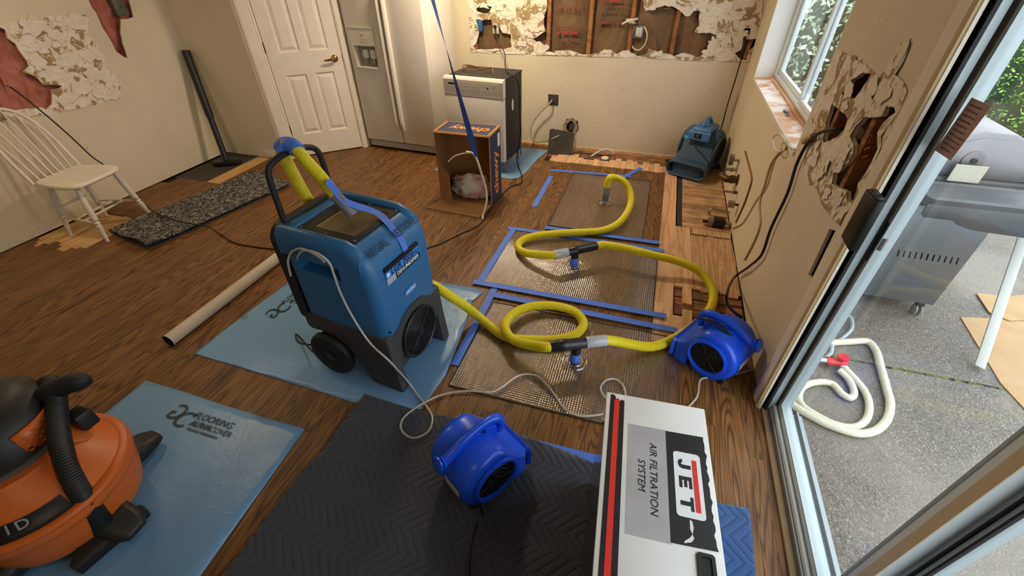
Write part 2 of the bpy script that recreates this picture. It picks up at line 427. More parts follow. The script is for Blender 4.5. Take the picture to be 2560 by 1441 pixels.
# cavity: sheathing, studs, insulation batts
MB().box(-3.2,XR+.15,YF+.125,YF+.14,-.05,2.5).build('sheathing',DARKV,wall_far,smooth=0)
studs=[]
for xx in (110,665,975,1283,1615,2200):
    X=AY(1150+xx/3.003,80,YF+.02).x; studs.append(X)
    MB().box(X-.019,X+.019,YF+.014,YF+.105,0.02,2.44).build('stud',WST,wall_far,bevel=.002,seg=1)
def batt(x0,x1,z0,z1,name='insulation_batt',mat=None,seed=0,y=YF+.03):
    mb=MB(); nx,nz=12,40; vs=[];fs=[]
    for j in range(nz+1):
        for i in range(nx+1):
            u=i/nx; x=x0+(x1-x0)*u; z=z0+(z1-z0)*j/nz
            b=0.018*math.sin(math.pi*u)+0.012*noise.fractal((x*6+seed,z*5,seed),0.6,2,3)*math.sin(math.pi*u)
            vs.append((x,y+.02-b,z))
    for j in range(nz):
        for i in range(nx):
            a=j*(nx+1)+i; fs.append((a,a+1,a+nx+2,a+nx+1))
    mb.add(vs,fs); return mb.build(name,mat or KRAFT,wall_far,smooth=180,fixn=False)
edges=sorted(studs)
for a,b,sd in zip(edges[:-1],edges[1:],range(9)): batt(a+.02,b-.02,.6,1.9,seed=sd*3.1)
batt(edges[-1]+.02,XR-.02,.6,1.9,seed=44)
def text(name,s,size,M4,mat,parent,ext=0.0006,shear=0,bold=0,align='CENTER',sx=1.0):
    cu=bpy.data.curves.new(name,'FONT'); cu.body=s; cu.size=size; cu.align_x=align; cu.align_y='CENTER'; cu.extrude=ext; cu.shear=shear; cu.offset=bold
    cu.resolution_u=3
    o=bpy.data.objects.new('tmp',cu); COL.objects.link(o); dg=bpy.context.evaluated_depsgraph_get()
    me=bpy.data.meshes.new_from_object(o.evaluated_get(dg)); COL.objects.unlink(o); bpy.data.objects.remove(o)
    me.materials.clear(); me.materials.append(mat); me.name=name
    for v in me.vertices: v.co=M4@Vector((v.co.x*sx,v.co.y,v.co.z))
    r=bpy.data.objects.new(name,me); COL.objects.link(r)
    if parent: r.parent=parent
    return r
def frame(o,ex,ey):
    ex=Vector(ex).normalized(); ey=Vector(ey); ey=(ey-ex*ey.dot(ex)).normalized(); ez=ex.cross(ey)
    m=Matrix((ex,ey,ez)).transposed().to_4x4(); m.translation=Vector(o); return m
REDF=plain('red_print_faded','#7d4430',.8)
for (x,y,sz) in ((825,55,.058),(1770,325,.058)):
    P=AY(1150+x/3.003,y/3.003,YF+.003); text('printed_lettering','R-11 3½"',sz,frame(P,(1,0,0),(0,0,1)),RED,wall_far)
rs_=random.Random(8)
def faded_print(x0,x1,y,h,m=None):            # worn print that can no longer be read: broken strokes
    mb=MB(); x=x0
    while x<x1:
        w=rs_.uniform(6,14); 
        if rs_.random()<.8:
            a=AY(1150+x/3.003,(y-h*rs_.uniform(.3,.5))/3.003,YF+.004); b=AY(1150+(x+w*.7)/3.003,(y+h*.5)/3.003,YF+.004); mb.box(a.x,b.x,YF+.003,YF+.005,b.z,a.z)
        x+=w
    o=mb.build('faded_print',m or REDF,wall_far,smooth=0); o['kind']='stuff'
faded_print(730,880,222,16); faded_print(730,880,246,22,RED); faded_print(745,880,300,10); faded_print(1040,1215,165,32); faded_print(1040,1250,85,10); faded_print(1070,1240,5,16,RED); faded_print(1400,1510,368,18); faded_print(1400,1590,65,12); faded_print(190,320,352,26)
def print_frame(x0,y0,x1,y1):
    a,b=AY(1150+x0/3.003,y0/3.003,YF+.004),AY(1150+x1/3.003,y1/3.003,YF+.004); mb=MB(); q=.0012
    for p,r_ in (((a.x,a.z),(b.x,a.z)),((b.x,a.z),(b.x,b.z)),((b.x,b.z),(a.x,b.z)),((a.x,b.z),(a.x,a.z))): mb.box(min(p[0],r_[0])-q,max(p[0],r_[0])+q,YF+.0035,YF+.0045,min(p[1],r_[1])-q,max(p[1],r_[1])+q)
    o=mb.build('printed_frame',REDF,wall_far,smooth=0); o['kind']='stuff'
print_frame(735,-40,905,80); print_frame(730,175,885,330); print_frame(1060,-40,1255,42); print_frame(1660,240,1860,360)
# bottom plate and stains at the base
MB().box(-1.9,XR,YF-.012,YF+.09,-0.02,0.018).build('bottom_plate',WA,wall_far,bevel=.002,seg=1)
# curled paper flaps along the break lines
def flap(c,w,h,ax,seed,parent,mat,n):
    rn=random.Random(seed); c=Vector(c); n=Vector(n); ax=Vector(ax).normalized(); ay=n.cross(ax)
    mb=MB(); k=15; w*=1.25; h*=1.25
    tilt=rn.uniform(-.10,.16); tl2=rn.uniform(-.10,.10)
    poly=[]
    for i in range(k):
        t=2*math.pi*i/k+rn.uniform(-.15,.15); rr=rn.uniform(.45,1.05); poly.append((math.cos(t)*w*rr,math.sin(t)*h*rr))
    L=lambda a,b:c+ax*a+ay*b+n*(0.0035+max(0,tilt*b+tl2*a)+rn.uniform(0,.0012))
    vs=[L(a,b) for a,b in poly]; vs+=[v-n*0.0010 for v in vs]; vs.append(c+n*.0045); vs.append(c+n*.0035)
    fs=[(i,(i+1)%k,2*k) for i in range(k)]+[((i+1)%k+k,i+k,2*k+1) for i in range(k)]+[(i,i+k,(i+1)%k+k,(i+1)%k) for i in range(k)]
    mb.add(vs,fs); return mb.build('paper_flap',mat,parent,smooth=0)
rn=random.Random(3)
GYP=plain('gypsum_white','#ded3c1',0.85,var=0.1,vscale=40,bump=0.4,bscale=120)
for x,y,w,h in ((330,90,.05,.03),(300,60,.04,.03),(560,215,.06,.04),(600,120,.04,.05),(470,330,.06,.03),(520,260,.05,.03),(1280,155,.05,.02),(1450,55,.07,.02),(1700,95,.05,.03),(1840,210,.06,.04),(1900,330,.05,.06),(1860,400,.06,.04),(1480,400,.06,.025),(1680,415,.07,.02),(1110,390,.06,.02),(760,395,.07,.015),(250,375,.08,.012),(640,360,.04,.03),(2000,300,.06,.05),(2080,120,.07,.04),(2000,60,.06,.05),(180,40,.06,.03),(100,200,.02,.05),(330,220,.04,.04)):
    P=AY(1150+x/3.003,y/3.003,YF-.004); flap(P,w,h,(1,0,rn.uniform(-.3,.3)),x*7+y,wall_far,GYP,(0,-1,0))

# ---------------------------------------------------------------- left wall
fL=lambda a,b,d:(XL+d,a,b)
def z1(pts,s=3.0,ox=0,oy=0,X=XL): return [(lambda p:(p.y,p.z))(AX(ox+x/s,oy+y/s,X)) for x,y in pts]
hl1=z1([(-150,180),(0,205),(40,230),(60,280),(110,330),(130,370),(215,470),(205,490),(185,540),(290,590),(330,630),(470,640),(450,660),(385,665),(385,790),(350,820),(310,810),(190,820),(60,835),(0,850),(-150,880)])
hl2=z1([(660,0),(720,100),(770,210),(830,300),(870,390),(930,425),(960,430),(925,330),(905,240),(910,150),(1000,130),(985,60),(950,-60),(900,-160),(600,-160)])
HL=[jag(hl1,.04,.008,1),jag(hl2,.04,.005,2)]
mb=MB(); sheet(mb,[(-2.4,0.005),(3.635,0.005),(3.635,2.44),(-2.4,2.44)],HL,fL,0.0127)
wall_left=struct(mb.build('wall_left',PAINT,smooth=0,fixn=False))
tl=jag(z1([(-150,200),(0,188),(200,150),(310,135),(500,120),(560,110),(640,120),(645,180),(660,270),(720,330),(780,430),(790,520),(860,560),(900,650),(905,730),(850,740),(780,760),(640,805),(500,820),(360,860),(200,880),(0,925),(-150,960)]),.05,.012,4)
mb=MB(); sheet(mb,tl,[HL[0]],fL,0.0,0.028,rel); mb.build('torn_drywall',TORN,wall_left,smooth=60,fixn=False)
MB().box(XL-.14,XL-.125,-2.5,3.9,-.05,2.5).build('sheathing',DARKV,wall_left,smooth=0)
def battx(y0,y1,z0,z1,X,sgn,parent,mat,seed=0,amp=1.0,name='insulation_batt'):
    mb=MB(); ny,nz=16,30; vs=[];fs=[]
    for j in range(nz+1):
        for i in range(ny+1):
            u=i/ny; y=y0+(y1-y0)*u; z=z0+(z1-z0)*j/nz
            b=0.02*math.sin(math.pi*u)+amp*0.025*noise.fractal((y*5+seed,z*5,seed),0.6,2,3)
            vs.append((X+sgn*(.03-b),y,z))
    for j in range(nz):
        for i in range(ny):
            a=j*(ny+1)+i; fs.append((a,a+1,a+ny+2,a+ny+1))
    mb.add(vs,fs); return mb.build(name,mat,parent,smooth=180,fixn=False)
ys=[AX(x/3,y/3,XL).y for x,y in ((40,700),(0,0))]
for yy in (ys[0]-.08,2.72,3.2,1.25):
    MB().box(XL-.105,XL-.014,yy-.019,yy+.019,0.02,2.44).build('stud',WST,wall_left,bevel=.002,seg=1)
battx(ys[0]-.05,2.69,.4,2.2,XL-.03,-1,wall_left,PINK,1.7,1.3); battx(2.74,3.18,.4,2.2,XL-.03,-1,wall_left,PINK,5.2,1.2); battx(1.27,ys[0]-.1,.4,2.2,XL-.03,-1,wall_left,PINK,8.2)
battx(3.22,3.6,.4,2.2,XL-.03,-1,wall_left,PINK,8.9)
for x,y,w,h in ((560,155,.09,.05),(420,270,.08,.05),(250,190,.09,.06),(300,350,.1,.04),(520,450,.09,.05),(400,540,.1,.05),(700,560,.08,.05),(620,650,.08,.06),(770,690,.07,.06),(520,740,.1,.04),(300,480,.06,.05),(660,430,.06,.05),(840,700,.05,.05)):
    P=AX(x/3,y/3,XL+.004); flap(P,w,h,(0,1,rn.uniform(-.3,.3)),x*5+y,wall_left,GYP,(1,0,0))

# ---------------------------------------------------------------- pantry walls and door
YP=3.635
struct(MB().box(XL-.13,-3.76,YP,YP+.1,0.0,2.44).build('wall_pantry',PAINT,smooth=0))
MB().box(-3.99,-3.80,YP-.012,YP-.001,0.0,0.085).build('baseboard_pantry',TRIMW,bevel=.004)['kind']='structure'
# the 45 degree door wall: local x runs from the left casing to the refrigerator
DA=Vector((-3.745,3.640,0)); DB=Vector((-3.09,4.233,0)); DL=(DB-DA).length; drz=math.atan2(DB.y-DA.y,DB.x-DA.x)
wd=struct(MB().box(0,DL+.5,0.012,0.11,2.06,2.44).build('wall_door',PAINT,smooth=0)); wd.location=DA; wd.rotation_euler.z=drz
def stile(x0,x1,name):
    mb=MB(); w=x1-x0
    prof=[(0,0.012),(0,-.010),(w*.12,-.016),(w*.75,-.014),(w*.80,-.008),(w*.86,-.012),(w*.97,-.008),(w,0.0),(w,0.012)]
    mb.prism([(x0+a,b) for a,b in prof],0.0,2.06,lambda a,b,d:(a,b,d))
    o=struct(mb.build(name,TRIMW,smooth=20)); o.location=DA; o.rotation_euler.z=drz; return o
stile(0.0,0.13,'trim_1'); stile(DL-.005,DL-.065,'trim_2')
o=struct(MB().box(-.01,DL,-.016,0.012,2.05,2.13).build('trim_3',TRIMW,bevel=.004)); o.location=DA; o.rotation_euler.z=drz
o=struct(MB().box(-.02,0,-.0,.1,0,2.44).build('trim_4',PAINT,smooth=0)); o.location=DA; o.rotation_euler.z=drz
def panel_door():
    x0,x1=0.135,DL-.068; W_=x1-x0; z0,z1_=0.012,2.045; mb=MB()
    d=bpy.data.objects.new('door_1',None); COL.objects.link(d); d.location=DA; d.rotation_euler.z=drz; struct(d)
    px=[(x0+W_*.165,x0+W_*.445),(x0+W_*.555,x0+W_*.835)]; pz=[(0.235,0.815),(1.015,1.62),(1.73,1.92)]
    holes=[[(a,c),(b,c),(b,e),(a,e)] for a,b in px for c,e in pz]
    f=lambda a,b,dd:(a,-dd,b)
    sheet(mb,[(x0,z0),(x1,z0),(x1,z1_),(x0,z1_)],holes,f,.035)
    mb.build('door_leaf',TRIMW,d,smooth=0,fixn=False)
    for a,b in px:
        for c,e in pz:
            m=MB(); q=.028; r=.05
            r0=[(a,.0,c),(b,.0,c),(b,.0,e),(a,.0,e)]
            r1=[(a+.012,.012,c+.012),(b-.012,.012,c+.012),(b-.012,.012,e-.012),(a+.012,.012,e-.012)]
            r2=[(a+.02,.012,c+.02),(b-.02,.012,c+.02),(b-.02,.012,e-.02),(a+.02,.012,e-.02)]
            r3=[(a+r,.002,c+r),(b-r,.002,c+r),(b-r,.002,e-r),(a+r,.002,e-r)]
            m.loft([r0,r1,r2,r3],caps=False); m.add(r3,[(0,1,2,3)]); m.build('door_panel',TRIMW,d,smooth=0)
    h=MB(); hx,hz=x1-.075,0.93
    h.lathe([(.033,0),(.033,.006),(.026,.012),(.014,.018),(.013,.045)],20,(hx,0,hz),(0,-1,0))
    h.tube([(hx,-.045,hz),(hx-.03,-.05,hz),(hx-.07,-.048,hz-.004),(hx-.105,-.043,hz-.006)],[.012,.0115,.010,.007],10)
    h.build('door_handle',BRASS,d)
    for zz in (.30,1.07,1.80): MB().tube([(x0-.004,-.004,zz-.045),(x0-.004,-.004,zz+.045)],.006,8).build('hinge',plain('dark_bronze','#3a2a1c',0.4,0.7),d)
    MB().box(x1-.001,x1+.004,-.003,.01,.90,.96).build('strike_plate',plain('dark_bronze','#3a2a1c',0.4,0.7),d,smooth=0)
panel_door()
o=struct(MB().box(0.1,DL-.03,0.06,0.07,0,2.06).build('wall_closet_back',DARKV,smooth=0)); o.location=DA; o.rotation_euler.z=drz
struct(MB().box(-3.10,-3.085,4.24,YF,0,2.44).build('wall_alcove',PAINT,smooth=0))
struct(MB().box(XL-.2,XR+.4,-2.5,YF+.2,2.44,2.5).build('ceiling',CEILM,smooth=0))
struct(MB().box(XL-.2,XR+.3,-2.5,-2.4,-.05,2.44).build('wall_back',PAINT,smooth=0))

# ---------------------------------------------------------------- right wall
fR=lambda a,b,d:(XR-d,a,b)
def zq(pts,X=XR): return [(lambda p:(p.y,p.z))(AX(1780+x/2.4846,y/2.4846,X)) for x,y in pts]
WY0,WY1,WZ0,WZ1=2.60,4.374,0.918,2.06
window_hole=[(WY0,WZ0),(WY1,WZ0),(WY1,WZ1),(WY0,WZ1)]
hr1=zq([(940,455),(990,462),(930,560),(895,620),(820,580),(870,500)])
hr2=zq([(750,645),(820,700),(850,740),(830,800),(780,850),(700,890),(700,830),(720,740)])
hr3=zq([(950,730),(1060,725),(1085,660),(1140,665),(1145,700),(1080,760),(1035,830),(1030,930),(1020,970),(960,1080),(920,1140),(880,1240),(845,1260),(840,1190),(770,1160),(750,1140),(760,1080),(850,1010),(880,960),(885,900),(870,850),(900,790)])
hr4=zq([(745,1005),(760,1010),(735,1075),(712,1110),(705,1090)])
hr5=[(lambda p:(p.y,p.z))(AX(1860+x/1.636,560+y/1.636,XR)) for x,y in ((350,20),(374,28),(277,225),(262,208))]
HR=[jag(h,.02,.003,20+i) for i,h in enumerate((hr1,hr2,hr3,hr4))]
mb=MB(); sheet(mb,[(1.60,0.006),(YF,0.006),(YF,2.44),(1.60,2.44)],[window_hole,hr5]+HR,fR,0.0127)
wall_right=struct(mb.build('wall_right',PAINT,smooth=0,fixn=False))
tr_=jag(zq([(770,330),(800,310),(850,345),(880,340),(930,385),(990,430),(1040,480),(1080,430),(1130,370),(1160,280),(1240,228),(1230,300),(1190,400),(1150,470),(1200,520),(1220,560),(1180,660),(1160,700),(1110,770),(1060,850),(1045,960),(1030,1000),(970,1110),(930,1180),(900,1260),(830,1330),(800,1405),(745,1340),(690,1280),(670,1200),(660,1160),(590,1140),(570,1050),(585,900),(610,790),(655,650),(690,560),(720,450)]),.03,.004,31)
mb=MB(); sheet(mb,tr_,HR,fR,0.0,0.016,rel); mb.build('torn_drywall',TORN,wall_right,smooth=60,fixn=False)
MB().box(XR+.014,XR+.10,1.63,1.668,0,2.44).build('stud',WST,wall_right,smooth=0)
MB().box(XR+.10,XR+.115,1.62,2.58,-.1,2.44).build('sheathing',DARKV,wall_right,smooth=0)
for yy in (1.93,2.30,2.56): MB().box(XR+.014,XR+.1,yy-.019,yy+.019,0,2.44).build('stud',WST,wall_right,bevel=.002,seg=1)
for a,b,s in ((1.62,1.9,3),(1.96,2.27,7),(2.33,2.53,9)): battx(a,b,.2,2.2,XR+.03,1,wall_right,KRAFT,s)
for x,y,w,h in ((800,340,.03,.02),(900,400,.04,.025),(860,560,.05,.04),(1010,540,.06,.04),(1080,560,.06,.05),(980,640,.06,.03),(830,660,.05,.02),(640,1000,.05,.05),(680,1080,.05,.04),(840,950,.04,.04),(800,1040,.03,.04),(790,1240,.04,.04),(720,1200,.035,.035),(1180,350,.025,.05),(1100,820,.02,.04),(660,900,.04,.03)):
    P=AX(1780+x/2.4846,y/2.4846,XR-.004); flap(P,w*.8,h*.8,(0,1,rn.uniform(-.4,.4)),x*3+y,wall_right,GYP,(-1,0,0))
P=AX(1780+970/2.4846,900/2.4846,XR+.02); text('printed_lettering','R-11',.06,frame(P,(0,-.6,-.9),(0,.9,-.5)),RED,wall_right)
# outer shell of the wall (outside cladding), under and beside the window
SIDING=plain('siding_grey','#a9a69c',0.7,var=0.1)
struct(MB().box(XR+.116,XR+.215,1.80,YF+.2,-.15,WZ0-.02).box(XR+.116,XR+.215,1.80,WY0-.01,WZ0-.02,2.6).box(XR+.116,XR+.215,WY1+.01,YF+.2,WZ0-.02,2.6).box(XR+.116,XR+.215,WY0-.01,WY1+.01,WZ1+.01,2.6).build('wall_outside',SIDING,smooth=0))
# window reveal, sill, sash
win=bpy.data.objects.new('window_1',None); COL.objects.link(win); struct(win); win.location=(XR,WY0,WZ0)
def wpart(name,mb,mat,**k):
    o=mb.build(name,mat,win,**k); o.location=(-XR,-WY0,-WZ0); return o
xs=XR+.215
wpart('reveal',MB().box(XR-.001,xs,WY1-.003,WY1+.012,WZ0,WZ1),plain('reveal_white','#e4e4e0',0.5))
wpart('reveal',MB().box(XR-.001,xs,WY0-.012,WY0+.003,WZ0,WZ1),plain('reveal_white','#e4e4e0',0.5))
wpart('reveal',MB().box(XR-.001,xs,WY0,WY1,WZ1-.003,WZ1+.012),plain('reveal_white','#e4e4e0',0.5))
def sillmat():
    N=NT('sill_bare_wood'); p=N.pr((1,1,1,1),0.7); v=N.coord('World'); f=N.noise(v,4,5,.65,.4); g=N.noise(v,60,2)
    a=N.ramp(f,[(.38,lin('#b9825c')),(.50,lin('#c9a184')),(.56,lin('#d9d3cc')),(.7,lin('#e3dfd8'))]); N.l(a,p.inputs['Base Color']); N.bump(g,.3,.002); return N.mat
wpart('sill',MB().box(XR-.004,xs,WY0-.012,WY1+.012,WZ0-.02,WZ0+.004),sillmat(),smooth=0)
mb=MB(); prev=None
mb.box(XR-.008,XR-.002,WY0,WY1,WZ0-.016,WZ0+.003)
wpart('sill_edge_bead',mb,plain('bead_white','#dcdad2',0.6,bump=.6,bscale=50,bdist=.006))
xg=XR+.165
fr=MB()
fr.box(xg-.02,xg+.04,WY0,WY1,WZ0,WZ0+.045).box(xg-.02,xg+.04,WY0,WY1,WZ1-.045,WZ1).box(xg-.02,xg+.04,WY0,WY0+.045,WZ0+.045,WZ1-.045).box(xg-.02,xg+.04,WY1-.045,WY1,WZ0+.045,WZ1-.045)
wpart('window_frame',fr,ALU,bevel=.004)
ym=(WY0+WY1)/2-.1
for a,b,dx in ((ym,WY1-.045,.012),(WY0+.045,ym+.05,-.012)):
    s_=MB(); q=.035
    s_.box(xg+dx-.012,xg+dx+.012,a,b,WZ0+.045,WZ0+.045+q).box(xg+dx-.012,xg+dx+.012,a,b,WZ1-.045-q,WZ1-.045).box(xg+dx-.012,xg+dx+.012,a,a+q,WZ0+.045+q,WZ1-.045-q).box(xg+dx-.012,xg+dx+.012,b-q,b,WZ0+.045+q,WZ1-.045-q)
    so=wpart('sash',s_,ALU,bevel=.003)
    wpart('window_pane',MB().box(xg+dx-.002,xg+dx+.002,a+q,b-q,WZ0+.045+q,WZ1-.045-q),GLASS,smooth=0)
wpart('sill_stop_strip',MB().box(xg-.045,xg-.022,WY0,WY1,WZ0,WZ0+.018),WP,bevel=.002)
# ---------------------------------------------------------------- sliding door
# casing on the wall, jamb, threshold, two panels
XG=0.835
def casing():
    mb=MB(); w=.115
    prof=[(0,0),(0,.010),(w*.08,.016),(w*.3,.022),(w*.45,.024),(w*.8,.020),(w*.86,.013),(w*.93,.015),(w,.010),(w,0)]
    y1=1.712
    mb.prism([(XR-b,y1-a) for a,b in prof],0.0,2.10,lambda a,b,d:(a,b,d)); return struct(mb.build('trim_5',TRIMW,smooth=25))
casing()
slid=bpy.data.objects.new('door_2',None); COL.objects.link(slid); struct(slid)
JB=plain('jamb_beige','#b59a6c',0.5,var=.05)
MB().box(XR-.022,XG+.033,1.600,1.625,0,2.08).build('door_jamb',JB,slid,bevel=.002,seg=1)
MB().box(.767,.777,1.588,1.601,0.012,2.08).build('jamb_gasket',BLACKR,slid,smooth=0)
MB().box(.778,.803,1.592,1.601,0.012,2.08).build('jamb_track',plain('track_blue_grey','#a9b6ba',.4,.2),slid,bevel=.002,seg=1)
MB().box(.803,.809,1.590,1.601,0.012,2.08).build('jamb_gasket',BLACKR,slid,smooth=0)
th=MB(); th.box(.786,XG+.10,-2.4,1.600,-.03,0.008).box(.786,.795,-2.4,1.600,.008,.035); th.build('threshold',ALUD,slid,bevel=.002,seg=1)
MB().box(.797,.810,-2.4,1.600,.008,.055).build('threshold_lip',ALU,slid,bevel=.003)
MB().box(XG+.022,XG+.030,-2.4,1.600,.008,.03).box(XG+.07,XG+.078,-2.4,1.600,.008,.03).build('track_rail',ALUD,slid,smooth=0)
MB().box(XR+.003,.786,-2.4,1.60,-.02,0.012).build('threshold_wood',plain('threshold_beige','#8f7a5e',.6,var=.15),slid,bevel=.002)
def panel(x,ya,yb,name,sa,sb,rail=.12):
    p=MB(); z0,z1_=.032,2.05; d=.019
    p.box(x-d,x+d,ya,ya+sa,z0,z1_).box(x-d,x+d,yb-sb,yb,z0,z1_).box(x-d,x+d,ya+sa,yb-sb,z0,z0+rail).box(x-d,x+d,ya+sa,yb-sb,z1_-.08,z1_)
    o=p.build(name,ALU,slid,bevel=.004)
    r=MB()
    for a,b in ((ya+sa-.004,ya+sa+.004),(yb-sb-.004,yb-sb+.004)): r.box(x-d-.002,x+d+.002,a,b,z0+rail,z1_-.08)
    r.box(x-d-.002,x+d+.002,ya+sa,yb-sb,z0+rail-.004,z0+rail+.004); r.build('glazing_bead',plain('track_blue_grey','#a9b6ba',.4,.2),o,smooth=0)
    MB().box(x-.003,x+.003,ya+sa,yb-sb,z0+rail,z1_-.08).build('door_pane',GLASS,o,smooth=0)
    return o
pan1=panel(XG,.727,1.597,'sliding_panel',.056,.024,.052)
pan2=panel(XG+.046,-.40,.79,'fixed_panel',.06,.085,.052)
MB().box(XG-.0215,XG-.0185,.727,.757,.04,2.05).build('interlock_strip',plain('interlock_beige','#cdbb9b',.5),pan1,smooth=0)
MB().box(XG+.018,XG+.026,.690,.696,.04,2.05).box(XG+.018,XG+.026,.712,.716,.04,2.05).build('weather_seal',BLACKR,pan2,smooth=0)
MB().box(XG-.0225,XG-.0185,1.580,1.592,.90,1.05).build('lock_slot',plain('slot_dark','#3b4148',.5),pan1,smooth=0)
MB().tube([(XG-.010,1.571,.955),(XG-.010,1.571,1.00)],.009,8).build('latch',STEEL,pan1)
struct(MB().box(XR+.02,XR+.12,1.62,1.628,0,2.08).build('trim_6',JB,smooth=0))
struct(MB().box(XR-.0,XR+.215,-2.4,1.62,2.08,2.44).build('wall_over_door',PAINT,smooth=0))

struct(MB().box(XR,XR+.215,-2.5,-.41,-.15,2.44).build('wall_right_near',PAINT,smooth=0))
# ---------------------------------------------------------------- outside
def patiomat():
    N=NT('patio_concrete'); p=N.pr((1,1,1,1),0.75,0,0.3); v=N.coord('World')
    vo=N.n('ShaderNodeTexVoronoi'); vo.inputs['Scale'].default_value=190; N.l(v,vo.inputs['Vector'])
    f=N.noise(v,1.3,5,.6); g=N.noise(v,160,3)
    a=N.ramp(vo.outputs['Color'],[(0.0,lin('#4a4642')),(.55,lin('#6f6962')),(.85,lin('#8b857c')),(1,lin('#c9c3b8'))])
    a=N.mix(N.ramp(g,[(.4,(0,0,0,1)),(.7,(.5,.5,.5,1))]),a,lin('#3e3b39'))
    a=N.mix(N.ramp(f,[(.42,(0,0,0,1)),(.62,(.55,.55,.55,1))]),a,lin('#8d877e'))
    N.l(a,p.inputs['Base Color']); N.bump(vo.outputs['Distance'],.4,.004); return N.mat
PATIO=patiomat(); ZP=-0.12
c0,c1=F(2175,945,ZP),F(2560,1020,ZP)
struct(MB().box(XR+.216,9,-4,2.215,ZP-.1,ZP).box(XR+.216,9,2.235,9.0,ZP-.1,ZP).build('patio_slab',PATIO,smooth=0))
struct(MB().box(XR+.1,9,-4,9,ZP-.14,ZP-.02).build('ground',plain('soil','#4f4d2c',.9,var=.3),smooth=0))
struct(MB().box(XR+.10,XR+.24,-2.4,1.575,ZP,-.03).build('door_step',PATIO,smooth=0))
MOSS=plain('moss_green','#5d6430',.95,var=.4,vscale=30,bump=.8,bscale=80,bdist=.01)
rn=random.Random(21); mb=MB(); k=150
for i in range(k):
    x=XR+.5+5*(i/k); w=.010+.008*rn.random(); h=rn.uniform(.0,.010)
    if rn.random()<.8: mb.loft([[(x+dx+rn.uniform(-.004,.004),2.225+sy*w*q,z) for sy,z in ((-1,ZP-.018),(1,ZP-.018),(.7,ZP-.008+h),(-.7,ZP-.008+h))] for dx,q in ((0,.7),(.018,1.1),(.036,.7))])
o=mb.build('moss_joint',MOSS,smooth=60); tag(o,'green moss growing in the joint of the concrete patio','moss'); o['kind']='stuff'
# ---------------------------------------------------------------- helpers for built objects
def boolcut(o,cutter):
    bpy.context.view_layer.update(); c=cutter.build('cutter',None,smooth=0); c.matrix_world=o.matrix_world.copy(); bpy.context.view_layer.update()
    m=o.modifiers.new('b','BOOLEAN'); m.object=c; m.operation='DIFFERENCE'; m.solver='EXACT'
    dg=bpy.context.evaluated_depsgraph_get(); me=bpy.data.meshes.new_from_object(o.evaluated_get(dg))
    old=o.data; o.modifiers.clear(); o.data=me; bpy.data.objects.remove(c); 
    me.polygons.foreach_set('use_smooth',[True]*len(me.polygons)); me.set_sharp_from_angle(angle=R_(35)); return o
def ribbon(mb,pts,side,w,th=.0008,lift=.0):
    P=[Vector(p) for p in pts]; k=len(P); vs=[];fs=[]
    for i,p in enumerate(P):
        t=(P[min(i+1,k-1)]-P[max(i-1,0)]).normalized(); s=side[i] if isinstance(side,list) else side
        s=Vector(s); s=(s-t*s.dot(t)).normalized(); n=t.cross(s)
        ww=w[i] if isinstance(w,list) else w
        for a,b in ((-1,0),(1,0),(1,1),(-1,1)): vs.append(p+s*(a*ww/2)+n*(lift+(b-.5)*th))
    for i in range(k-1):
        for j in range(4): fs.append((i*4+j,i*4+(j+1)%4,(i+1)*4+(j+1)%4,(i+1)*4+j))
    fs.append((3,2,1,0)); fs.append(tuple((k-1)*4+j for j in range(4))); mb.add(vs,fs); return mb
def ribbed(mb,path,r,pitch=.0075,depth=.0022,n=14):
    P=[Vector(p) for p in path]; L=[0]
    for a,b in zip(P[:-1],P[1:]): L.append(L[-1]+(b-a).length)
    tot=L[-1]; k=int(tot/(pitch/3)); pts=[];rr=[]; j=0
    prof=[0,1,1]
    for i in range(k+1):
        s=tot*i/k
        while j<len(L)-2 and L[j+1]<s: j+=1
        u=(s-L[j])/max(1e-9,L[j+1]-L[j]); pts.append(P[j].lerp(P[j+1],u)); rr.append(r-depth*(1-prof[i%3]))
    return mb.tube(pts,rr,n)
# ---------------------------------------------------------------- blue floor sheets
def sheetmat(name,col,wr):
    N=NT(name); p=N.pr(lin(col),0.30,0,0.5); v=N.coord('World'); f=N.noise(v,38,4,.6,.5); g=N.noise(v,3,3)
    N.l(N.math('MULTIPLY_ADD',g,.25,.22),p.inputs['Roughness']); N.bump(N.math('ADD',N.math('MULTIPLY',f,.35),N.math('MULTIPLY',g,2.0)),wr,.006); return N.mat
BSH=sheetmat('blue_floor_sheet','#6b92b6',.55)
PRT=plain('print_dark','#1c2a33',.5)
def floorsheet(name,poly,label,seed,amp=.004):
    mb=MB(); f=lambda a,b,d:(a,b,d)
    sheet(mb,jag(poly,.25,.004,seed),[],f,.0,.06,lambda x,y:.0035+amp*max(0,noise.noise((x*2.5+seed,y*2.5,0)))); o=mb.build(name,BSH,smooth=180,fixn=False)
    m=o.modifiers.new('t','SOLIDIFY'); m.thickness=.0012; m.offset=-1
    tag(o,label,'floor sheet','blue protective floor sheets'); return o
shA=floorsheet('floor_sheet',[(-2.24,1.07),(-2.165,2.05),(-.93,2.09),(-.86,2.06),(-.90,1.95),(-.86,1.75),(-.81,1.34),(-.83,1.11),(-1.19,1.045)],'light blue protective sheet lying under the tall blue dehumidifier',3)
shB=floorsheet('floor_sheet',[(-2.32,-.6),(-2.316,.845),(-1.309,.842),(-1.27,.22),(-1.26,-.6)],'light blue protective sheet under the orange vacuum cleaner',8,.002)
shC=floorsheet('floor_sheet',[(-2.05,3.80),(-2.05,4.70),(-1.05,4.68),(-1.10,4.40),(-1.13,4.02),(-1.16,3.86),(-1.24,3.82),(-1.36,3.84)],'light blue protective sheet beneath the white dishwasher',14,.003)
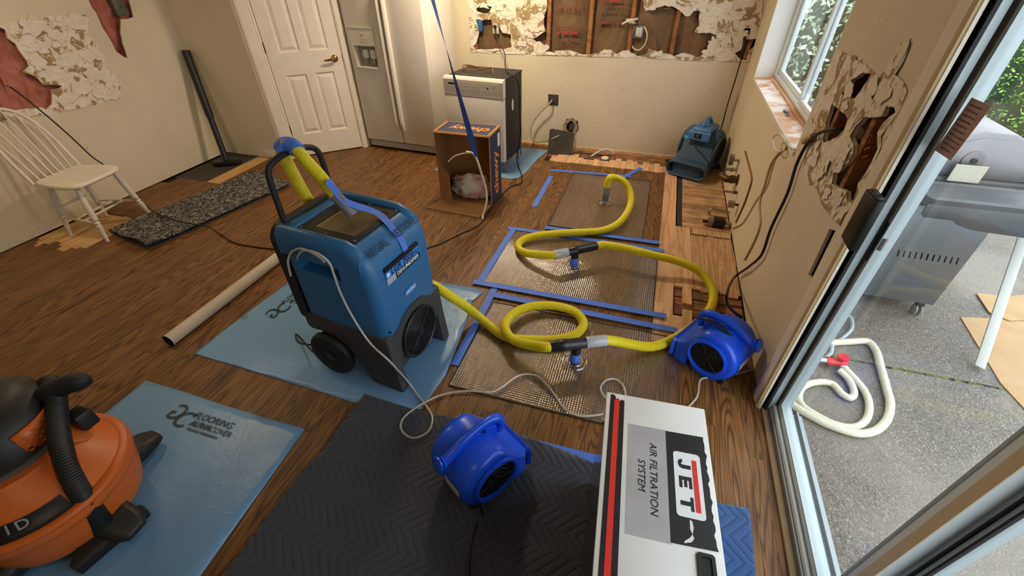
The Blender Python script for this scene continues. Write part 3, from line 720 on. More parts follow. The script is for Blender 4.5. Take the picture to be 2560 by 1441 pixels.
def logo(o,c,ex,ey,s):
    ex=Vector(ex);ey=Vector(ey); z=Vector((0,0,.0075)); c=Vector(c)+z
    text('logo_mark','G',.20*s,frame(c-ex*.02*s+ey*.02*s,ex,ey),PRT,o,.0004,sx=-.9,shear=-.2)
    text('logo_mark','C',.20*s,frame(c+ex*.075*s-ey*.02*s,ex,ey),PRT,o,.0004,shear=.2)
    text('printed_lettering','FLOORING',.075*s,frame(c+ex*.325*s+ey*.045*s,ex,ey),PRT,o,.0004,shear=.2)
    text('printed_lettering','ALPHA',.062*s,frame(c+ex*.265*s-ey*.02*s,ex,ey),PRT,o,.0004,bold=.0016*s,shear=.2)
    text('printed_lettering','COVER',.062*s,frame(c+ex*.455*s-ey*.02*s,ex,ey),PRT,o,.0004,shear=.2)
    fine=MB(); fine.T=frame(c+ex*.19*s-ey*.068*s,ex,ey)
    for a,b in ((0,.11),(.125,.25),(.258,.285)): fine.box(a*s,b*s,-.008*s,.008*s,0,.0004)
    fine.build('fine_print',plain('print_faded','#3d505c',.5),o,smooth=0)['kind']='stuff' 
logo(shB,F(442,1040),(1,0,0),(0,1,0),.62)
logo(shA,F(690,785),(.05,1,0),(-1,.05,0),.62)
# ---------------------------------------------------------------- drying mats
def matplastic():
    N=NT('clear_mat_plastic'); v=N.coord('World',(1,1,1))
    sep=N.n('ShaderNodeSeparateXYZ'); N.l(v,sep.inputs[0]); k=2*math.pi/.019
    a=N.math('SINE',N.math('MULTIPLY',N.math('ADD',sep.outputs[0],sep.outputs[1]),k*.72)); b=N.math('SINE',N.math('MULTIPLY',N.math('SUBTRACT',sep.outputs[0],sep.outputs[1]),k*.72))
    h=N.math('MULTIPLY',a,b); w=N.noise(v,3.5,3,.5,.3)
    hh=N.math('MULTIPLY_ADD',w,6.0,h)
    bp=N.n('ShaderNodeBump'); bp.inputs['Strength'].default_value=.85; bp.inputs['Distance'].default_value=.0012; N.l(hh,bp.inputs['Height'])
    tr=N.n('ShaderNodeBsdfTransparent'); tr.inputs[0].default_value=(.95,.93,.90,1)
    gl=N.n('ShaderNodeBsdfGlossy'); gl.inputs['Roughness'].default_value=.11; N.l(bp.outputs[0],gl.inputs['Normal'])
    df=N.n('ShaderNodeBsdfDiffuse'); df.inputs[0].default_value=(.55,.52,.5,1)
    lw=N.n('ShaderNodeLayerWeight'); lw.inputs[0].default_value=.5; N.l(bp.outputs[0],lw.inputs['Normal'])
    fac=N.math('MULTIPLY_ADD',N.math('POWER',lw.outputs['Facing'],3.0),.7,.18)
    m1=N.n('ShaderNodeMixShader'); m1.inputs[0].default_value=.03; N.l(tr.outputs[0],m1.inputs[1]); N.l(df.outputs[0],m1.inputs[2])
    mx=N.n('ShaderNodeMixShader'); N.l(fac,mx.inputs[0]); N.l(m1.outputs[0],mx.inputs[1]); N.l(gl.outputs[0],mx.inputs[2]); N.l(mx.outputs[0],N.out.inputs[0]); return N.mat
MATP=matplastic(); CLEAR=lwglass('clear_port_plastic',(.95,.95,.95,1),.22,.8,.06)
EDGE=plain('mat_edge_dark','#3a3533',.35)
def drymat(x0,x1,y0,y1,port,label):
    t=thing('drying_mat',label,'mat',(x0,y0,0),0,'clear drying mats on the floor'); w,h=x1-x0,y1-y0
    mb=MB(); nx,ny=int(w/.05),int(h/.05); vs=[];fs=[]
    for j in range(ny+1):
        for i in range(nx+1):
            x=w*i/nx;y=h*j/ny; e=min(x,w-x,y,h-y)/.08; vs.append((x,y,.0045+min(1,e)*(.003+.004*max(0,noise.noise(((x+x0)*4,(y+y0)*4,2))))))
    for j in range(ny):
        for i in range(nx): a=j*(nx+1)+i; fs.append((a,a+1,a+nx+2,a+nx+1))
    mb.add(vs,fs); mb.build('mat_film',MATP,t,smooth=180,fixn=False)
    MB().tube([(0,0,.004),(w,0,.004),(w,h,.004),(0,h,.004)],.0038,6,closed=True).build('edge_seal',EDGE,t)
    px,py=port.x-x0,port.y-y0
    r=MB(); 
    r.tube([(px+.064*math.cos(2*math.pi*i/36),py+.064*math.sin(2*math.pi*i/36),.014) for i in range(36)],.007,8,closed=True); r.tube([(px+.042*math.cos(2*math.pi*i/32),py+.042*math.sin(2*math.pi*i/32),.020) for i in range(32)],.006,8,closed=True); r.build('suction_port',CLEAR,t,smooth=60)
    r=MB(); r.lathe([(.0255,.008),(.0255,.10)],24,(px,py,0)).build('port_tube',CLEAR,t,smooth=60)
    return t
p1_,p2_,p3_=F(1512,507),F(1434,668),F(1436,908)
drymat(-.66,.092,3.04,4.145,p1_,'clear dimpled drying mat nearest the far wall, with a grey hose cuff')
drymat(-.907,.212,2.155,2.89,p2_,'clear dimpled drying mat in the middle of the row of three')
drymat(-.765,.375,1.283,1.985,p3_,'clear dimpled drying mat nearest the white box, with brightest reflections')
# ---------------------------------------------------------------- tape on the floor
def tape(px0,px1,label,z=.0015,w=.046,zz=None):
    a,b=F(*px0),F(*px1); d=(b-a).normalized(); n=Vector((-d.y,d.x,0)); mb=MB(); k=max(4,int((b-a).length/.03)); rn=random.Random(int(px0[0]))
    vs=[];fs=[]
    for i in range(k+1):
        p=a.lerp(b,i/k); q=rn.uniform(-.0006,.0006); h=z+.0010*max(0,noise.noise((p.x*9,p.y*9,1)))
        if zz: h+=zz
        for s,dz in ((-1,0),(1,0),(1,.0006),(-1,.0006)): vs.append((p.x+n.x*s*w/2+d.x*q,p.y+n.y*s*w/2+d.y*q,h+dz))
    for i in range(k):
        for j in range(4): fs.append((i*4+j,i*4+(j+1)%4,i*4+4+(j+1)%4,i*4+4+j))
    fs+=[(3,2,1,0),tuple(k*4+j for j in range(4))]
    mb.add(vs,fs); o=mb.build('tape_strip',TAPE,smooth=60); tag(o,label,'tape','blue tape strips'); return o
MZ=.0125
tape((1375,426),(1578,442),'blue tape strip along the far edge of the farthest drying mat',zz=.002)
tape((1556,446),(1603,421),'short slanting blue tape strip near the old blue air mover',zz=.004)
tape((1378,441),(1335,517),'loose blue tape strip left of the farthest drying mat')
tape((1270,571),(1660,629),'blue tape strip along the far edge of the middle drying mat',zz=.004)
tape((1362,572),(1648,611),'blue tape strip along the near edge of the farthest drying mat',zz=MZ)
tape((1284,574),(1198,709),'blue tape strip along the left edge of the middle drying mat',zz=.006)
tape((1183,708),(1664,795),'blue tape strip along the near edge of the middle drying mat',zz=MZ)
tape((1235,741),(1693,831),'blue tape strip along the far edge of the nearest drying mat',zz=MZ)
tape((1240,716),(1136,915),'blue tape strip left of the nearest drying mat',zz=.004)
tape((1236,1086),(1530,1160),'blue tape strip on the wood beside the dark moving blanket',zz=.0)
# ---------------------------------------------------------------- hoses and tees
YEL=plain('yellow_hose_vinyl','#dccb14',.32,spec=.5); GRYC=plain('grey_cuff','#6f7072',.5); CLC=plain('clear_cuff','#a9adb3',.25)
def hose(name,pts,label,r=.0275,n=8):
    t=thing(name,label,'hose',pts[0] if False else (0,0,0),0,'yellow suction hoses'); 
    path=cr(pts,n); base=Vector((path[0].x,path[0].y,0)); t.location=base
    mb=MB(); ribbed(mb,[p-base for p in path],r); mb.build('hose_wall',YEL,t,smooth=60); t['_b']=0; del t['_b']
    return t,base
def cuff(t,base,a,b,r,mat,name='cuff',ring=True):
    a,b=Vector(a)-base,Vector(b)-base; ax=(b-a); L=ax.length; mb=MB()
    prof=[(r*.92,0),(r,.004),(r,L*.45),(r*1.06,L*.5),(r*1.06,L*.56),(r,L*.6),(r,L-.004),(r*.92,L)] if ring else [(r*.95,0),(r,.003),(r,L-.003),(r*.95,L)]
    mb.lathe(prof,20,a,ax); return mb.build(name,mat,t,smooth=50)
def tee(port,zt,pxL,pxM,pxR,label):
    # black T piece: horizontal run through the point above the port, stem down
    c=Vector((port.x,port.y,zt)); 
    L=F(*pxL,zt); R=F(*pxR,zt); d=(R-L); d.z=0; d.normalize()
    l=(L-c).dot(d); r=(R-c).dot(d)
    t=thing('tee_connector',label,'pipe fitting',(port.x,port.y,0),0,'black tee connectors')
    mb=MB(); o=Vector((0,0,zt)); a=o+d*l; 
    mb.lathe([(.0285,0),(.030,.004),(.030,.045),(.0325,.048),(.0325,.09),(.030,.095),(.030,(r-l)-.004),(.0285,r-l)],20,a,d); mb.build('tee_run',BLACK,t,smooth=50)
    MB().lathe([(.0265,.078),(.0265,zt-.02)],20).build('tee_stem',BLACK,t,smooth=50)
    MB().lathe([(.0272,.022),(.0285,.024),(.0285,.080),(.0272,.082)],20).build('tape_wrap',TAPE,t,smooth=50)
    return c+d*l,c+d*r,d
ZT1,ZT2=.150,.140
tl1,tr1,d1=tee(p3_,ZT1,(1372,862),(1440,853),(1468,851),'black tee connector with blue tape on the nearest drying mat')
tl2,tr2,d2=tee(p2_,ZT2,(1416,632),(1440,625),(1492,616),'black tee connector with blue tape on the middle drying mat')
def z5(l): return [F(1180+x/4.004,700+y/4.004,z) for x,y,z in l]
def z2(l): return [F(1100+x/2.771,380+y/2.771,z) for x,y,z in l]
hA=[Vector((-1.05,1.655,.335)),Vector((-.985,1.66,.33))]+z5([(-210,170,.25),(-100,240,.15),(20,330,.07),(140,430,.042),(280,540,.040),(420,590,.040),(600,600,.042),(800,600,.042),(960,575,.042),(1070,520,.042),(1115,430,.045),(1040,330,.048),(900,275,.05),(720,255,.05),(540,280,.055),(400,350,.065),(330,450,.078),(365,560,.092),(470,625,.10),(620,655,.125)])+[tl1-d1*.02,tl1+d1*.02]
t,b=hose('vacuum_hose',hA,'yellow ribbed hose coiled in a loop, running from the dehumidifier to the nearest tee')
cuff(t,b,hA[0],hA[1]+(hA[2]-hA[1])*.3,.030,BLACK)
c0=tr1+d1*.10
hB=[c0-d1*.03,c0]+z2([(1230,1315,.115),(1330,1335,.075),(1430,1350,.045),(1520,1338,.04),(1620,1295,.035),(1720,1235,.035),(1810,1165,.035),(1870,1090,.035),(1893,1010,.035),(1880,935,.04),(1825,855,.06),(1740,795,.09),(1620,750,.11),(1500,720,.13),(1380,690,.142),(1260,662,.145),(1170,648,.142)])+[tr2+d2*.05,tr2-d2*.01]
t,b=hose('vacuum_hose',hB,'yellow ribbed hose curving around past the right wall between the two tees')
cuff(t,b,tr1-d1*.012,c0,.031,CLC,'clear_cuff',False)
c2=tl2-d2*.095
hC=[c2+d2*.03,c2]+z2([(700,712,.115),(610,705,.08),(550,675,.05),(545,635,.042),(600,598,.042),(700,575,.045),(850,562,.045),(1000,555,.042),(1120,545,.042),(1220,505,.045),(1290,430,.055),(1322,345,.08),(1315,270,.13),(1275,205,.195),(1215,178,.222)])+[Vector((p1_.x+.01,p1_.y-.0,.235)),Vector((p1_.x,p1_.y,.17)),Vector((p1_.x,p1_.y,.12))]
t,b=hose('vacuum_hose',hC,'yellow ribbed hose from the middle tee arching down into the farthest drying mat')
cuff(t,b,tl2+d2*.012,c2,.031,CLC,'clear_cuff',False)
cuff(t,b,(p1_.x,p1_.y,.15),(p1_.x,p1_.y,.025),.0295,GRYC,'grey_cuff')
# ---------------------------------------------------------------- dehumidifier
DM=Vector((-.9658,1.4011,0)); DRZ=R_(83.53)
BLU=plain('moulded_blue','#2c6594',.42,bump=.15,bscale=260,bdist=.0004,spec=.4)
BASEG=plain('base_grey_plastic','#3c3b3e',.6,bump=.15,bscale=300,bdist=.0005)
dh=thing('dehumidifier','tall blue wheeled dehumidifier with black base, top grille and front fan','dehumidifier',DM,DRZ)
MD=Matrix.Translation(DM)@Matrix.Rotation(DRZ,4,'Z')
sh=MB(); rings=[]
for z,y0,xi,r in ((.335,.004,.0,.05),(.36,.0,.0,.055),(.50,.0,.0,.055),(.66,.003,.0,.055),(.72,.010,.0,.055),(.765,.028,.002,.055),(.795,.055,.006,.055),(.815,.085,.012,.05),(.822,.105,.03,.04)):
    rings.append([(x,y,z) for x,y in rrect(-.223+xi,.223-xi,y0,.49,r,6)])
sh.loft(rings); shell=sh.build('shell',BLU,dh,smooth=40)
boolcut(shell,MB().box(-.30,-.165,.17,.41,.655,.735))
for s in (-1,1):
    m=MB(); rr=[]
    for y,x0,zt in ((.05,.165,.795),(.085,.160,.828),(.13,.163,.846),(.30,.165,.850),(.47,.165,.850),(.50,.168,.842)):
        rr.append([(s*x,y,z) for x,z in ((x0,.78),(x0,zt-.012),(x0+.01,zt-.002),(x0+.025,zt),(.200,zt-.006),(.217,zt-.025),(.222,zt-.06),(.222,.72))])
    m.loft(rr).build('top_rail',BLU,dh,smooth=50)
MB().box(-.165,.165,.43,.495,.80,.838).build('top_rear_bar',BLU,dh,bevel=.01)
# grille frame with perforated sheet
gx0,gx1,gy0,gy1=-.155,.158,.105,.425
g=MB(); sheet(g,[(gx0,gy0),(gx1,gy0),(gx1,gy1),(gx0,gy1)],[[(gx0+.045,gy0+.035),(gx1-.045,gy0+.035),(gx1-.045,gy1-.06),(gx0+.045,gy1-.06)]],lambda a,b,d:(a,b,.828+d),.006)
gf=g.build('grille_frame',BLACK,dh,smooth=0,fixn=False)
PERF=plain('perforated_steel','#1d1a17',.4,.6); FILT=plain('filter_tan','#cdb27e',.9,var=.15)
MB().box(gx0+.04,gx1-.04,gy0+.03,gy1-.055,.8225,.8235).build('filter_pad',FILT,gf,smooth=0)
g=MB(); hs=[]; yy=gy0+.042; row=0
while yy<gy1-.07:
    xx=gx0+.052+(.0055 if row%2 else 0)
    while xx<gx1-.052: hs.append([(xx+.0045*math.cos(i*math.pi/3+.52),yy+.0045*math.sin(i*math.pi/3+.52)) for i in range(6)]); xx+=.0112
    yy+=.0097; row+=1
# perforated plate: hexagonal cells left open (built as a lattice)
vs=[];fs=[]
for h in hs:
    cx=sum(p[0] for p in h)/6; cy=sum(p[1] for p in h)/6; b=len(vs)
    for i,p in enumerate(h): vs.append((p[0],p[1],.8265))
    for i in range(6):
        a=i*math.pi/3+.52; vs.append((cx+.0066*math.cos(a),cy+.0066*math.sin(a),.8265))
    for i in range(6): fs.append((b+i,b+(i+1)%6,b+6+(i+1)%6,b+6+i))
g.add(vs,fs); o=g.build('perforated_plate',PERF,gf,smooth=0,fixn=False); o['kind']='stuff'
for x,y in ((gx0+.012,gy0+.012),(gx1-.012,gy0+.012),(gx1-.012,gy1-.012),(gx0+.012,gy1-.012),(0,gy1-.012),(gx0+.012,.27),(gx1-.012,.27)): MB().lathe([(.004,.828),(.004,.831),(.002,.832)],8,(x,y,0)).build('screw',STEEL,gf)
# base
prof=[(-.03,0),(-.028,.03),(-.012,.20),(-.004,.33),(-.004,.365),(.10,.372),(.47,.372),(.505,.345),(.505,.285),(.485,.268),(.45,.268),(.40,.278),(.34,.27),(.285,.235),(.25,.18),(.20,.09),(.165,.02),(.155,0)]
for s in (-1,1):
    m=MB(); m.prism(prof,s*.17,s*.232,lambda a,b,d:(d,a,b)); m.build('base_side',BASEG,dh,bevel=.012,seg=2,ba=50)
MB().box(-.19,.19,.012,.47,.10,.37).build('base_box',BASEG,dh,smooth=0)
fp=[(-.225,.20),(-.225,.345),(-.17,.350),(-.125,.372),(-.09,.402),(-.045,.418),(0,.422),(.045,.418),(.09,.402),(.125,.372),(.17,.350),(.225,.345),(.225,.20)]
fp=fp+[(.15*math.cos(R_(a)),.235+.15*math.sin(R_(a))) for a in (-14,-38,-62,-90,-118,-142,-166)]
m=MB(); m.prism(fp,-.006,.012,lambda a,b,d:(a,d,b)); fpo=m.build('base_front',BASEG,dh,smooth=25)
fan=MB(); fan.lathe([(.143,.0),(.143,.014),(.134,.018),(.128,.014),(.128,.0)],40,(0,-.006,.235),(0,-1,0)); fo=fan.build('fan_ring',BLACK,dh,smooth=40)
gr=MB()
for k in range(12):
    r=.026+k*.0092; gr.tube([(r*math.cos(2*math.pi*i/36),-.018,.235+r*math.sin(2*math.pi*i/36)) for i in range(36)],.0017,5,closed=True)
for a in (40,130,220,310): gr.tube([(.02*math.cos(R_(a)),-.017,.235+.02*math.sin(R_(a))),(.132*math.cos(R_(a)),-.015,.235+.132*math.sin(R_(a)))],.0025,5)
gr.lathe([(.024,.018),(.024,.021),(.018,.022)],20,(0,0,.235),(0,-1,0)); gr.build('fan_guard',BLACK,fo,smooth=60)
bl=MB()
for k in range(5):
    a0=R_(72*k+20); vs=[]
    for i in range(7):
        r=.03+.015*i
        for da,y in ((-.28,-.006),(.28,-.013)): vs.append((r*math.cos(a0+da+i*.03),y,.235+r*math.sin(a0+da+i*.03)))
    bl.add(vs,[(2*i,2*i+1,2*i+3,2*i+2) for i in range(6)])
bl.build('fan_blade',plain('blade_grey','#3b3d40',.25,.4),fo,smooth=60,fixn=False)
MB().lathe([(.128,.001),(.128,.002)],32,(0,-.006,.235),(0,-1,0)).build('fan_well',plain('well_black','#060606',.6),fo,smooth=0)
for s in (-1,1):
    wh=MB(); c=(s*.236,.385,.132) 
    wh.lathe([(.085,-.022),(.122,-.022),(.131,-.012),(.131,.012),(.122,.022),(.092,.022),(.085,.014)],36,c,(s,0,0)); wo_=wh.build('wheel',BLACKR,dh,smooth=45)
    sp=MB(); sp.lathe([(.028,-.02),(.028,.02),(.018,.026)],18,c,(s,0,0))
    for k in range(6):
        a=R_(60*k+10); sp.tube([(c[0]+s*.004,c[1]+.02*math.cos(a),c[2]+.02*math.sin(a)),(c[0]+s*.004,c[1]+.088*math.cos(a),c[2]+.088*math.sin(a))],.011,6)
    sp.build('wheel_hub',BLACK,wo_,smooth=45)
# back shell edge (black rear cover) and handle
rb=MB(); rb.loft([[(x,.485,z) for x,z in rrect(-.214,.214,.29,.845,.07,6)],[(x,.53,z) for x,z in rrect(-.225,.225,.28,.848,.08,6)],[(x,.552,z) for x,z in rrect(-.20,.20,.30,.825,.08,6)]]); rb.build('rear_cover',plain('rear_black','#1b1c1f',.55),dh,smooth=40)
hp=cr([(-.15,.50,.79),(-.147,.50,.93),(-.143,.50,1.035),(-.128,.50,1.080),(-.085,.50,1.100),(0,.50,1.108),(.085,.50,1.096),(.135,.50,1.068),(.150,.50,1.015),(.154,.50,.93),(.156,.50,.79)],6)
MB().tube(hp,.0135,10).build('push_handle',BLACKR,dh,smooth=60)
for x in (-.15,.156): MB().box(x-.02,x+.02,.485,.525,.78,.84).build('handle_clamp',BLACK,dh,bevel=.005)
MB().box(-.185,-.165,.505,.535,.80,.825).build('release_tab',plain('tab_red','#b23a22',.5),dh,bevel=.003)
MB().prism([(.13,.80),(.19,.80),(.19,.845),(.175,.86),(.13,.86)],.50,.505,lambda a,b,d:(a,d,b)).build('bracket',BLACK,dh)
# labels
LBL=plain('label_blue','#2f7fd0',.4); LBK=plain('label_black','#121316',.4); LWH=plain('label_white','#dcdfe2',.45); LSV=plain('label_silver','#9fa6ad',.4)
m=MB(); m.box(-.137,.113,-.0045,.006,.690,.708); lb=m.build('label_strip',LBK,dh,smooth=0)
MB().box(-.137,.113,-.005,.006,.6555,.6905).build('label_panel',LBL,lb,smooth=0)
MB().box(-.137,.113,-.0045,.006,.623,.6555).build('label_band',LBK,lb,smooth=0)
MB().box(-.137,-.075,-.0047,.006,.623,.6555).build('label_corner',LSV,lb,smooth=0)
fm=lambda x,y,z:frame((x,y,z),(1,0,0),(0,0,1))
text('lettering','LGR 7000',.041,fm(-.02,-.0055,.673),LBK,lb,.0004,shear=.15,bold=.0006)
text('lettering','XLi',.028,fm(.085,-.0055,.670),LBK,lb,.0004,shear=.15)
text('lettering','DEHUMIDIFIER',.026,fm(.018,-.005,.640),LWH,lb,.0004,bold=.0005)
MB().lathe([(.011,.0045),(.011,.0056)],16,(-.122,0,.673),(0,-1,0)).build('badge',LWH,lb)
m=MB(); m.prism([(.042*math.cos(2*math.pi*i/24)*(1.0),.020*math.sin(2*math.pi*i/24)) for i in range(24)],.0,.006,lambda a,b,d:(a+.0,-d,b+.505)); lo=m.build('oval_badge',LBL,dh,smooth=30)
text('lettering','DRI-EAZ',.021,fm(0,-.0066,.505),LWH,lo,.0004,shear=.2,bold=.0006)
INK=plain('marker_ink','#16283a',.5)
for wd_,xc in (('REGAL',-.105),('RESTORE',.085)):
    hw=text('handwriting',wd_,.052,frame((xc,.033,.789),(1,0,.01),(0,.60,.58)),INK,dh,.0004,sx=.86 if wd_=='REGAL' else .80)
    hw['kind']='stuff'
for x,z in ((-.19,.385),(.19,.392)): MB().lathe([(.006,.0),(.006,.004),(.003,.005)],10,(x,.0,z),(0,-1,0)).build('screw',BLACK,dh)
MB().box(.215,.25,.10,.22,.36,.52).build('side_outlet',BLU,dh,bevel=.012)
# hose hung over the handle, with grey cuff end
L2=lambda x,y,z:MD@Vector((x,y,z))
def onD(px,py,dep): return AP(px,py,MD@Vector((0,dep,0)),MD.to_3x3()@Vector((0,1,0)))
hD=[L2(.03,.585,.30),L2(.03,.60,.55),onD(788,540,.60),onD(752,470,.59),onD(722,415,.57),onD(706,384,.54),onD(711,362,.51),onD(733,366,.47),onD(765,402,.41),onD(800,440,.36),onD(838,489,.30)]
t,b=hose('vacuum_hose',hD,'yellow ribbed hose hung over the dehumidifier handle and taped there')
cuff(t,b,onD(836,486,.302),onD(884,537,.235),.0265,GRYC,'grey_cuff',False)
wp=MB(); q=[onD(703,376,.53),onD(713,362,.51),onD(735,367,.47),onD(744,378,.45)]
wp.tube(cr([p-b for p in q],5),[.0335+.003*noise.noise((i*.9,2,1)) for i in range(16)],14); wp.build('tape_wrap',TAPE,t,smooth=40)
sd=MD.to_3x3()@Vector((1,.0,0))
tp=[onD(818,452,.300),onD(838,476,.285),onD(866,505,.25),L2(.068,.17,.850),L2(.048,.10,.832),L2(.037,.058,.803),L2(.032,.022,.762),L2(.030,.004,.715),L2(.028,-.006,.675)]
mb=MB(); ribbon(mb,cr(tp,6),sd,.036,.0008); o=mb.build('tape_strip',TAPE,smooth=60); tag(o,'blue tape strip holding a grey hose cuff down onto the dehumidifier','tape','blue tape strips')
# ---------------------------------------------------------------- refrigerator
fg=thing('refrigerator','white side-by-side refrigerator with ice dispenser beside the pantry door','refrigerator',(-3.060,4.215,0),R_(-3.4))
FW=.895
MB().box(0.01,FW-.01,.075,.60,.02,1.76).build('cabinet',WHITEP,fg,bevel=.006)
sx_=.475   # split between the doors
fd=MB().box(0,sx_-.004,0,.07,.10,1.76).build('freezer_door',WHITEP,fg,bevel=.012)
boolcut(fd,MB().box(.075,.325,-.02,.055,.855,1.045))
rd=MB().box(sx_+.004,FW,0,.07,.10,1.76).build('fridge_door',WHITEP,fg,bevel=.012)
for s,par in ((-1,fd),(1,rd)):
    x=sx_+s*.030
    m=MB(); m.loft([[(x+s*a,b,z) for a,b in ((-.018,.0),(-.018,-.02-q),(.0,-.03-q),(.016,-.022-q),(.018,0))] for z,q in ((.235,-.022),(.26,-.005),(.34,.012),(.9,.016),(1.45,.012),(1.52,-.005),(1.545,-.022))]); m.build('door_handle',WHITEP,par,smooth=50)
pn=MB(); pn.box(.035,.335,-.008,.004,.815,1.20); po=pn.build('dispenser_panel',WHITEP,fd,bevel=.004)
boolcut(po,MB().box(.075,.325,-.05,.05,.855,1.045))
DGR=plain('dispenser_grey','#8d8878',.6); MB().box(.076,.324,.053,.056,.856,1.044).build('dispenser_back',DGR,fd,smooth=0)
for x in (.165,.255):
    m=MB(); m.loft([[(x+a,y,z) for a,z in rrect(-.032,.032,.925,1.005,.02,4)] for y in (.052,.035)]+[[(x+a,.028,z) for a,z in rrect(-.022,.022,.935,.995,.015,4)]]); m.build('dispenser_paddle',WHITEP,fd,smooth=50)
    MB().box(x-.02,x+.02,.03,.052,.88,.925).build('spout_guard',DGR,fd,bevel=.004)
MB().box(.07,.33,-.022,.05,.838,.856).build('drip_tray',WHITEP,fd,bevel=.004)
MB().box(.033,.337,-.014,.003,1.195,1.207).build('panel_lip',WHITEP,fd,bevel=.003)
for i in range(5):
    for j in range(2): MB().box(.16+i*.022,.172+i*.022,-.0095,-.008,1.075+j*.02,1.083+j*.02).build('control_button',LSV,fd,smooth=0)
MB().box(.175,.205,-.0095,-.008,1.135,1.141).build('maker_mark',plain('mark_dark','#4a4a4a',.4),fd,smooth=0)
gl=MB(); gl.box(.01,FW-.01,.03,.06,.02,.095); go=gl.build('kick_grille',plain('grille_tan','#6b655a',.5,.3),fg,bevel=.003)
for k in range(4): MB().box(.02,FW-.02,.022,.032,.03+k*.016,.037+k*.016).build('grille_slat',WHITEP,go,smooth=0)
for x in (.06,FW-.06):
    for y in (.1,.55): MB().lathe([(.018,0),(.018,.022)],12,(x,y,0)).build('foot',BLACK,fg)
# ---------------------------------------------------------------- dishwasher
dw=thing('dishwasher','white-fronted dishwasher pulled out from the wall, standing on a blue sheet','dishwasher',(-1.925,3.975,.004),R_(-5))
DW=.605
MB().box(.012,DW-.012,.05,.48,.09,.855).build('tub_casing',plain('tub_black','#201d1b',.55,var=.2),dw,bevel=.006)
MB().box(.008,DW-.008,.045,.50,.853,.862).build('top_felt',plain('felt_dark','#2e2a26',.95,var=.3,bump=.6,bscale=60,bdist=.006),dw,bevel=.003)
MB().box(0,DW,0,.05,.115,.70).build('door_panel',WHITEP,dw,bevel=.005)
m=MB(); m.prism([(0,.72),(0,.735),(-.004,.745),(-.004,.845),(.006,.862),(.055,.866),(.055,.72)],0,DW,lambda a,b,d:(d,a,b)); cp=m.build('control_panel',WHITEP,dw,smooth=25)
MB().box(0,DW,-.002,.05,.700,.722).build('handle_groove',plain('groove_shadow','#b0a898',.5),dw,bevel=.002)
MB().box(.05,.14,-.0055,-.0035,.800,.815).build('vent_slot',BLACK,cp,smooth=0)
MB().box(.16,.56,-.0055,-.0035,.765,.830).build('touch_panel',plain('touch_cream','#cfc5b4',.35),cp,smooth=0)
for x in (.185,.205,.225,.245,.30,.32,.34,.36): MB().box(x-.006,x+.006,-.0062,-.0054,.785,.795).build('control_button',LSV,cp,smooth=0)
MB().lathe([(.010,.0054),(.010,.0064)],14,(.455,0,.79),(0,-1,0)).build('start_button',plain('mark_dark','#4a4a4a',.4),cp)
for k in range(4): MB().box(.50,.53,-.0062,-.0054,.780+k*.010,.784+k*.010).build('indicator_text',LSV,cp,smooth=0)
MB().box(DW-.005,DW+.0,.01,.055,.06,.115).build('toe_bracket',STEEL,dw,bevel=.002)
m=MB(); m.box(DW-.014,DW-.008,.06,.48,.09,.105).box(DW-.014,DW-.006,.05,.07,.02,.86); m.build('frame_rail',STEEL,dw,smooth=0)
MB().box(DW-.014,DW-.008,.46,.485,.02,.86).build('frame_rail',STEEL,dw,smooth=0)
m=MB(); m.prism([(.25+.022*math.cos(2*math.pi*i/20),.60+.055*math.sin(2*math.pi*i/20)) for i in range(20)],DW-.012,DW-.010,lambda a,b,d:(d,a,b)); m.build('side_sticker',LWH,dw,smooth=0)
for x in (.03,DW-.03):
    for y in (.06,.45): MB().lathe([(.018,0),(.018,.008),(.007,.01),(.007,.1)],10,(x,y,0)).build('levelling_leg',STEEL,dw)
mb=MB(); mb.tube(cr([(.18,.40,.868),(.10,.34,.90),(.08,.25,.905),(.17,.20,.885),(.30,.22,.90),(.36,.30,.90),(.40,.24,.875),(.45,.16,.868)],8),.006,8); mb.build('copper_line',COPPER,dw)
# ---------------------------------------------------------------- cardboard box on its end
CARD=plain('cardboard','#a9783f',.85,var=.08,vscale=12); CARDD=plain('cardboard_inside','#8f6535',.9,var=.08)
NAVY=plain('box_navy_print','#262a45',.7); ORG=plain('box_orange_print','#e08a2e',.7)
bx=thing('cardboard_box','open navy-printed cardboard box standing on end before the dishwasher','box',(-1.705,3.235,0),R_(0))
BW,BD,BH,ct=.488,.275,.615,.005
MB().box(0,BW,0,BD,.0,ct).build('bottom_side',CARDD,bx,smooth=0)
def skin(name,b,bo,parent=bx):
    o=b.build(name,CARD,bx,smooth=0); bo.build('printed_face',NAVY,o,smooth=0); return o
tp_=skin('top_side',MB().box(0,BW,0,BD,BH-ct,BH),MB().box(.02,BW-.02,.015,BD-.01,BH,BH+.0008))
rs=skin('right_side',MB().box(BW-ct,BW,0,BD,ct,BH-ct),MB().box(BW,BW+.0008,.012,BD,.01,BH-.015))
MB().box(0,ct,0,BD,ct,BH-ct).build('left_side',CARDD,bx,smooth=0)
MB().box(ct,BW-ct,BD-ct,BD,ct,BH-ct).build('back_side',CARDD,bx,smooth=0)
text('lettering','chewy',.135,frame((BW/2+.03,.13,BH+.0012),(-1,0,0),(0,-1,0)),ORG,tp_,.0003,shear=.1,bold=.003)
text('lettering','chewy',.15,frame((BW+.0012,.14,.245),(0,0,1),(0,-1,0)),ORG,rs,.0003,shear=.1,bold=.003)
MB().box(BW+.0009,BW+.0014,.20,.255,.46,.57).build('shipping_label',LWH,rs,smooth=0)
